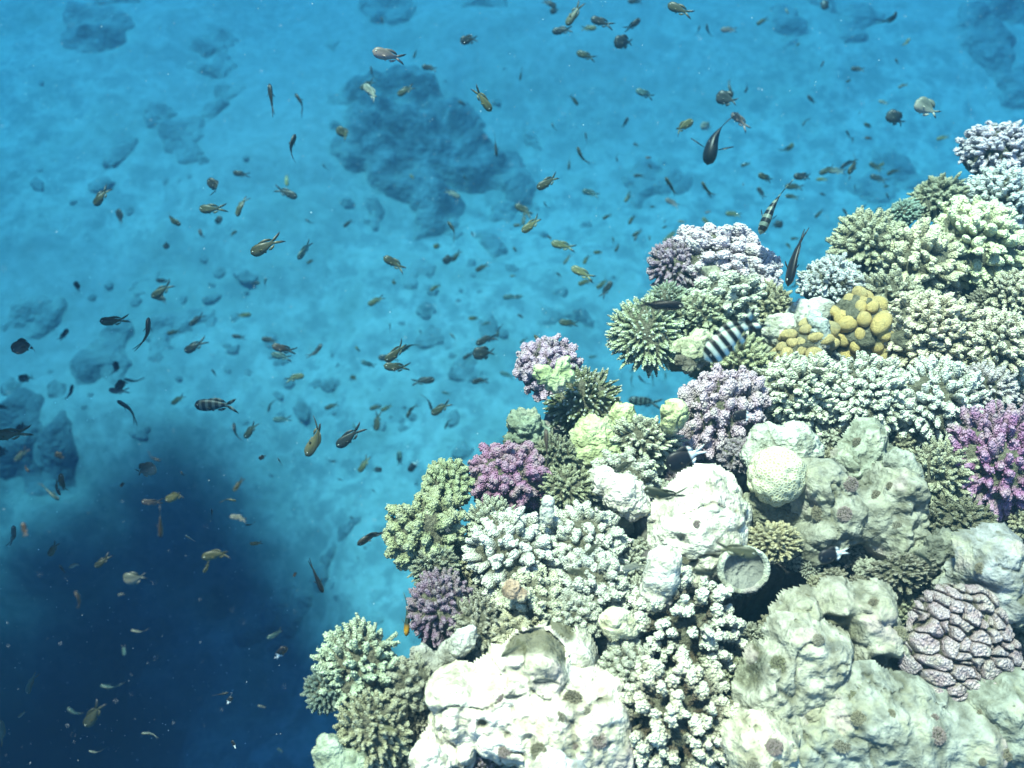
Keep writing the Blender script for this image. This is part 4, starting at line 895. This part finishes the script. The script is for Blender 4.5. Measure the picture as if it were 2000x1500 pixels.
def side(dx, dy):
    a = math.degrees(math.atan2(-dy, dx)) % 360
    return ['right of', 'above right of', 'above', 'above left of', 'left of', 'below left of', 'below', 'below right of'][int((a + 22.5) // 45) % 8]
def toward(h):
    return ['right', 'up-right', 'up', 'up-left', 'left', 'down-left', 'down', 'down-right'][int((h % 360 + 22.5) // 45) % 8]
ROWS = [r.split() for r in FISH.replace('\n', ';').split(';') if r.strip()]
SPEC = {'F': 'black long tailed fish diving with both side fins spread', 'Zt': 'slim pale fish with dark bars diving beside the reef', 'Z': 'large white and green fish with bold black bars over the central outcrop',
        'H': 'slender olive fish with an orange head beside the plum coral'}
recs = []
for r in ROWS:
    x, y, L, h = float(r[0]), float(r[1]), float(r[2]), float(r[3]); tone, sh = r[4], r[5]
    tn = TONE[tone][1]; size = 'tiny' if L < 17 else 'small' if L < 29 else '' if L < 45 else 'large'
    if sh in SPEC: lab = SPEC[sh]
    else:
        d = [(math.hypot(x - a, y - b), n, a, b) for n, a, b in LM if math.hypot(x - a, y - b) > 18]; d0, n, a, b = min(d)
        form = {'s': 'fish', 'm': 'fish', 't': 'slim fish', 'c': 'curled fish', 'r': 'round fish', 'R': 'round fish', 'K': 'long fish', 'B': 'black and white fish', 'Z2': 'dark barred fish'}[sh]
        if sh in ('B', 'Z2'): tn = ''
        lab = ' '.join(f"{size} {tn} {form} heading {toward(h)} {side(x - a, y - b)} {n}".split())
    recs.append([x, y, L, h, tone, sh, lab])
byl = {}
for q in recs: byl.setdefault(q[6], []).append(q)
ORD = ['first', 'second', 'third', 'fourth', 'fifth', 'sixth', 'seventh', 'eighth']
for lab, qs in byl.items():
    if len(qs) < 2: continue
    xsp = max(q[0] for q in qs) - min(q[0] for q in qs); ysp = max(q[1] for q in qs) - min(q[1] for q in qs)
    ax_ = 0 if xsp >= ysp else 1; qs.sort(key=lambda q: q[ax_])
    for i, q in enumerate(qs):
        e = ('leftmost', 'rightmost') if ax_ == 0 else ('topmost', 'lowest')
        w_ = e[0] if i == 0 else e[1] if i == len(qs) - 1 else ('middle' if len(qs) == 3 else ORD[i] + (' from left' if ax_ == 0 else ' from top'))
        q[6] = (w_ + ' ' + lab) if 'from' not in w_ else lab + ', ' + w_
Fg = np.random.default_rng(12)
def norm(a): return a / np.linalg.norm(a)
for k, (x, y, L, h, tone, sh, lab) in enumerate(recs):
    over = bool(inside(np.array([x]), np.array([y]), EPX)[0]); rd = reef_depth(x, y) if y > 200 and x > 560 else 50
    base_len = {'F': .20, 'Zt': .17, 'Z': .155, 'K': .16, 'Z2': .15, 'B': .085, 'H': .11, 'R': .08}.get(sh, .088) * Fg.uniform(.9, 1.1)
    D = F * base_len / L
    if over: D = min(D, rd * .80 - .05)
    else:
        fl = FLOOR / ray(x, y)[2]
        if x > 950 and y > 420: D = min(max(D, 2.0), fl * .8)
        D = min(D, fl * .6, 5.6)
    if x < 600 and y > 880: D = min(D, Fg.uniform(1.3, 2.0))
    if sh == 'Z': D = 1.45
    if sh == 'K' and y > 560: D = 1.5
    real = L * D / F * (1.14 if sh in 'smtcr' else 1.0)
    a = R_(h); tilt = Fg.uniform(-.25, .25) if sh not in 'FK' else .1
    if sh in ('K', 'Z', 'Z2', 'H', 'B', 'Zt'): tilt *= .3
    f = norm(RT * math.cos(a) + UP * math.sin(a) + VW * tilt)
    if sh == 't' or sh in ('Zt', 'F'): U = UP * .25 - VW * 1.0
    elif sh in ('m', 'K', 'H'): U = UP * .7 - VW * .65 + RT * .2
    else: U = UP * 1.0 - VW * .38 + RT * .15
    d = U - f * (U @ f)
    if np.linalg.norm(d) < .55: d = d + RT * (.8 if math.sin(a) > 0 else -.8) * (1 if k % 2 else -1); d = d - f * (d @ f)
    z = norm(d); yv = np.cross(z, f)
    fam, name, cat = {'R': ('r', 'reef_fish', 'fish'), 'r': ('r', 'reef_fish', 'fish'), 'Z': ('z', 'striped_fish', 'striped fish'), 'Zt': ('q', 'striped_fish', 'striped fish'), 'Z2': ('q', 'striped_fish', 'striped fish'),
                 'B': ('b', 'two_tone_fish', 'fish'), 'K': ('k', 'long_black_fish', 'fish'), 'F': ('f', 'long_finned_fish', 'fish'), 'H': ('h', 'orange_headed_fish', 'fish')}.get(sh, ('c', 'reef_fish', 'fish'))
    lst = FM[fam]; me = lst[3] if sh == 'c' and fam == 'c' else lst[k % min(3, len(lst))]
    c = ray(x, y) * D / 1.0
    s_ = real / .98
    o = bpy.data.objects.new(name, me); COL.objects.link(o)
    col = np.array(TONE[tone][0]) * Fg.uniform(.8, 1.25)
    if x < 600 and y > 880: col = col * (.45 if tone in 'oywgd' else .6)  # fish over the drop-off carry its shade in their colour
    if sh == 'Z2': col = np.array((.10, .13, .12))
    if sh == 'Z': col = np.array((.70, .82, .70))
    if sh == 'Zt': col = np.array((.22, .28, .22))
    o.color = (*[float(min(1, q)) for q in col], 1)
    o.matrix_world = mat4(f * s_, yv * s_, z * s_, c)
    o['label'] = lab; o['category'] = cat
    if name == 'reef_fish': o['group'] = 'small reef fish schooling above the slope'
    if name == 'two_tone_fish': o['group'] = 'black and white reef fish'

# ------------------------------------------------------------ drifting specks in the water
B = Buf(); g = np.random.default_rng(3); V0 = np.array([[1, 0, 0], [-1, 0, 0], [0, 1, 0], [0, -1, 0], [0, 0, 1], [0, 0, -1]], float)
T0 = [(0, 2, 4), (2, 1, 4), (1, 3, 4), (3, 0, 4), (2, 0, 5), (1, 2, 5), (3, 1, 5), (0, 3, 5)]
for i in range(5000):
    D = g.uniform(.9, 6.5); u, v = g.uniform(-150, 2150), g.uniform(-150, 1650)
    c = ray(u, v) * D
    B.add(V0 * (.00035 * D * g.lognormal(0, .35)) + c, T0)
V, T, t, m = B.get()
ks = NT('plankton'); ks.b.inputs['Base Color'].default_value = (.7, .75, .72, 1)
add('plankton', mesh('plankton', V, T, ks.m), label='fine pale specks drifting in the water', cat='plankton', kind='stuff')

# ------------------------------------------------------------ unseen sun blocker, added at the surface to shade the drop-off
def box(B, x0, x1, y0, y1, z0, z1):
    V = np.array([[x, y, z] for z in (z0, z1) for y in (y0, y1) for x in (x0, x1)])
    B.add(V, [(0, 2, 3), (0, 3, 1), (4, 5, 7), (4, 7, 6), (0, 1, 5), (0, 5, 4), (2, 6, 7), (2, 7, 3), (0, 4, 6), (0, 6, 2), (1, 3, 7), (1, 7, 5)])
kp = NT('blocker_wood'); kp.out(kp.ramp(kp.noise(kp.coord(), 3, 5), [(.3, (.16, .13, .10)), (.7, (.34, .30, .24))]), .9)
root = bpy.data.objects.new('sun_blocker', None); COL.objects.link(root); root.location = (-0.95, 1.42, 0)
PL, PW = 8.3, 9.5; root.rotation_euler = (0, 0, math.atan2(.775, -.632))     # its long edge runs from near the reef edge out to the left
root['label'] = 'unseen sun blocker added at the surface to shade the seabed'; root['category'] = 'sun_blocker'
B = Buf(); yy = 0.0
while yy < PW: box(B, 0, PL, yy, yy + .19, .16, .20); yy += .195
V, T, t, m = B.get(); o = add('blocker_top', mesh('blocker_top', V, T, kp.m, smooth=False), parent=root)
B = Buf()
for q in range(8): box(B, .1 + q * 1.05, 1.1 + q * 1.05, .1, PW - .1, -.15, .157)
V, T, t, m = B.get(); add('float', mesh('float', V, T, kp.m, smooth=False), parent=root)  # slabs under the added blocker

# ------------------------------------------------------------ the water itself: one closed box of even density
B = Buf(); box(B, -85, 85, -45, 125, -16.0, .45)
V, T, t, m = B.get()
hm = bpy.data.materials.new('sea_water'); hm.use_nodes = True; hn = hm.node_tree; hn.nodes.clear()
pv = hn.nodes.new('ShaderNodeVolumePrincipled'); ho = hn.nodes.new('ShaderNodeOutputMaterial')
pv.inputs['Density'].default_value = .20
pv.inputs['Color'].default_value = (.013, .038, .056, 1); pv.inputs['Absorption Color'].default_value = (.040, .49, .79, 1)
pv.inputs['Anisotropy'].default_value = 0.0
hn.links.new(pv.outputs[0], ho.inputs['Volume'])
add('haze', mesh('haze', V, T, hm, smooth=False), label='clear blue sea water around the reef', cat='water', kind='stuff')
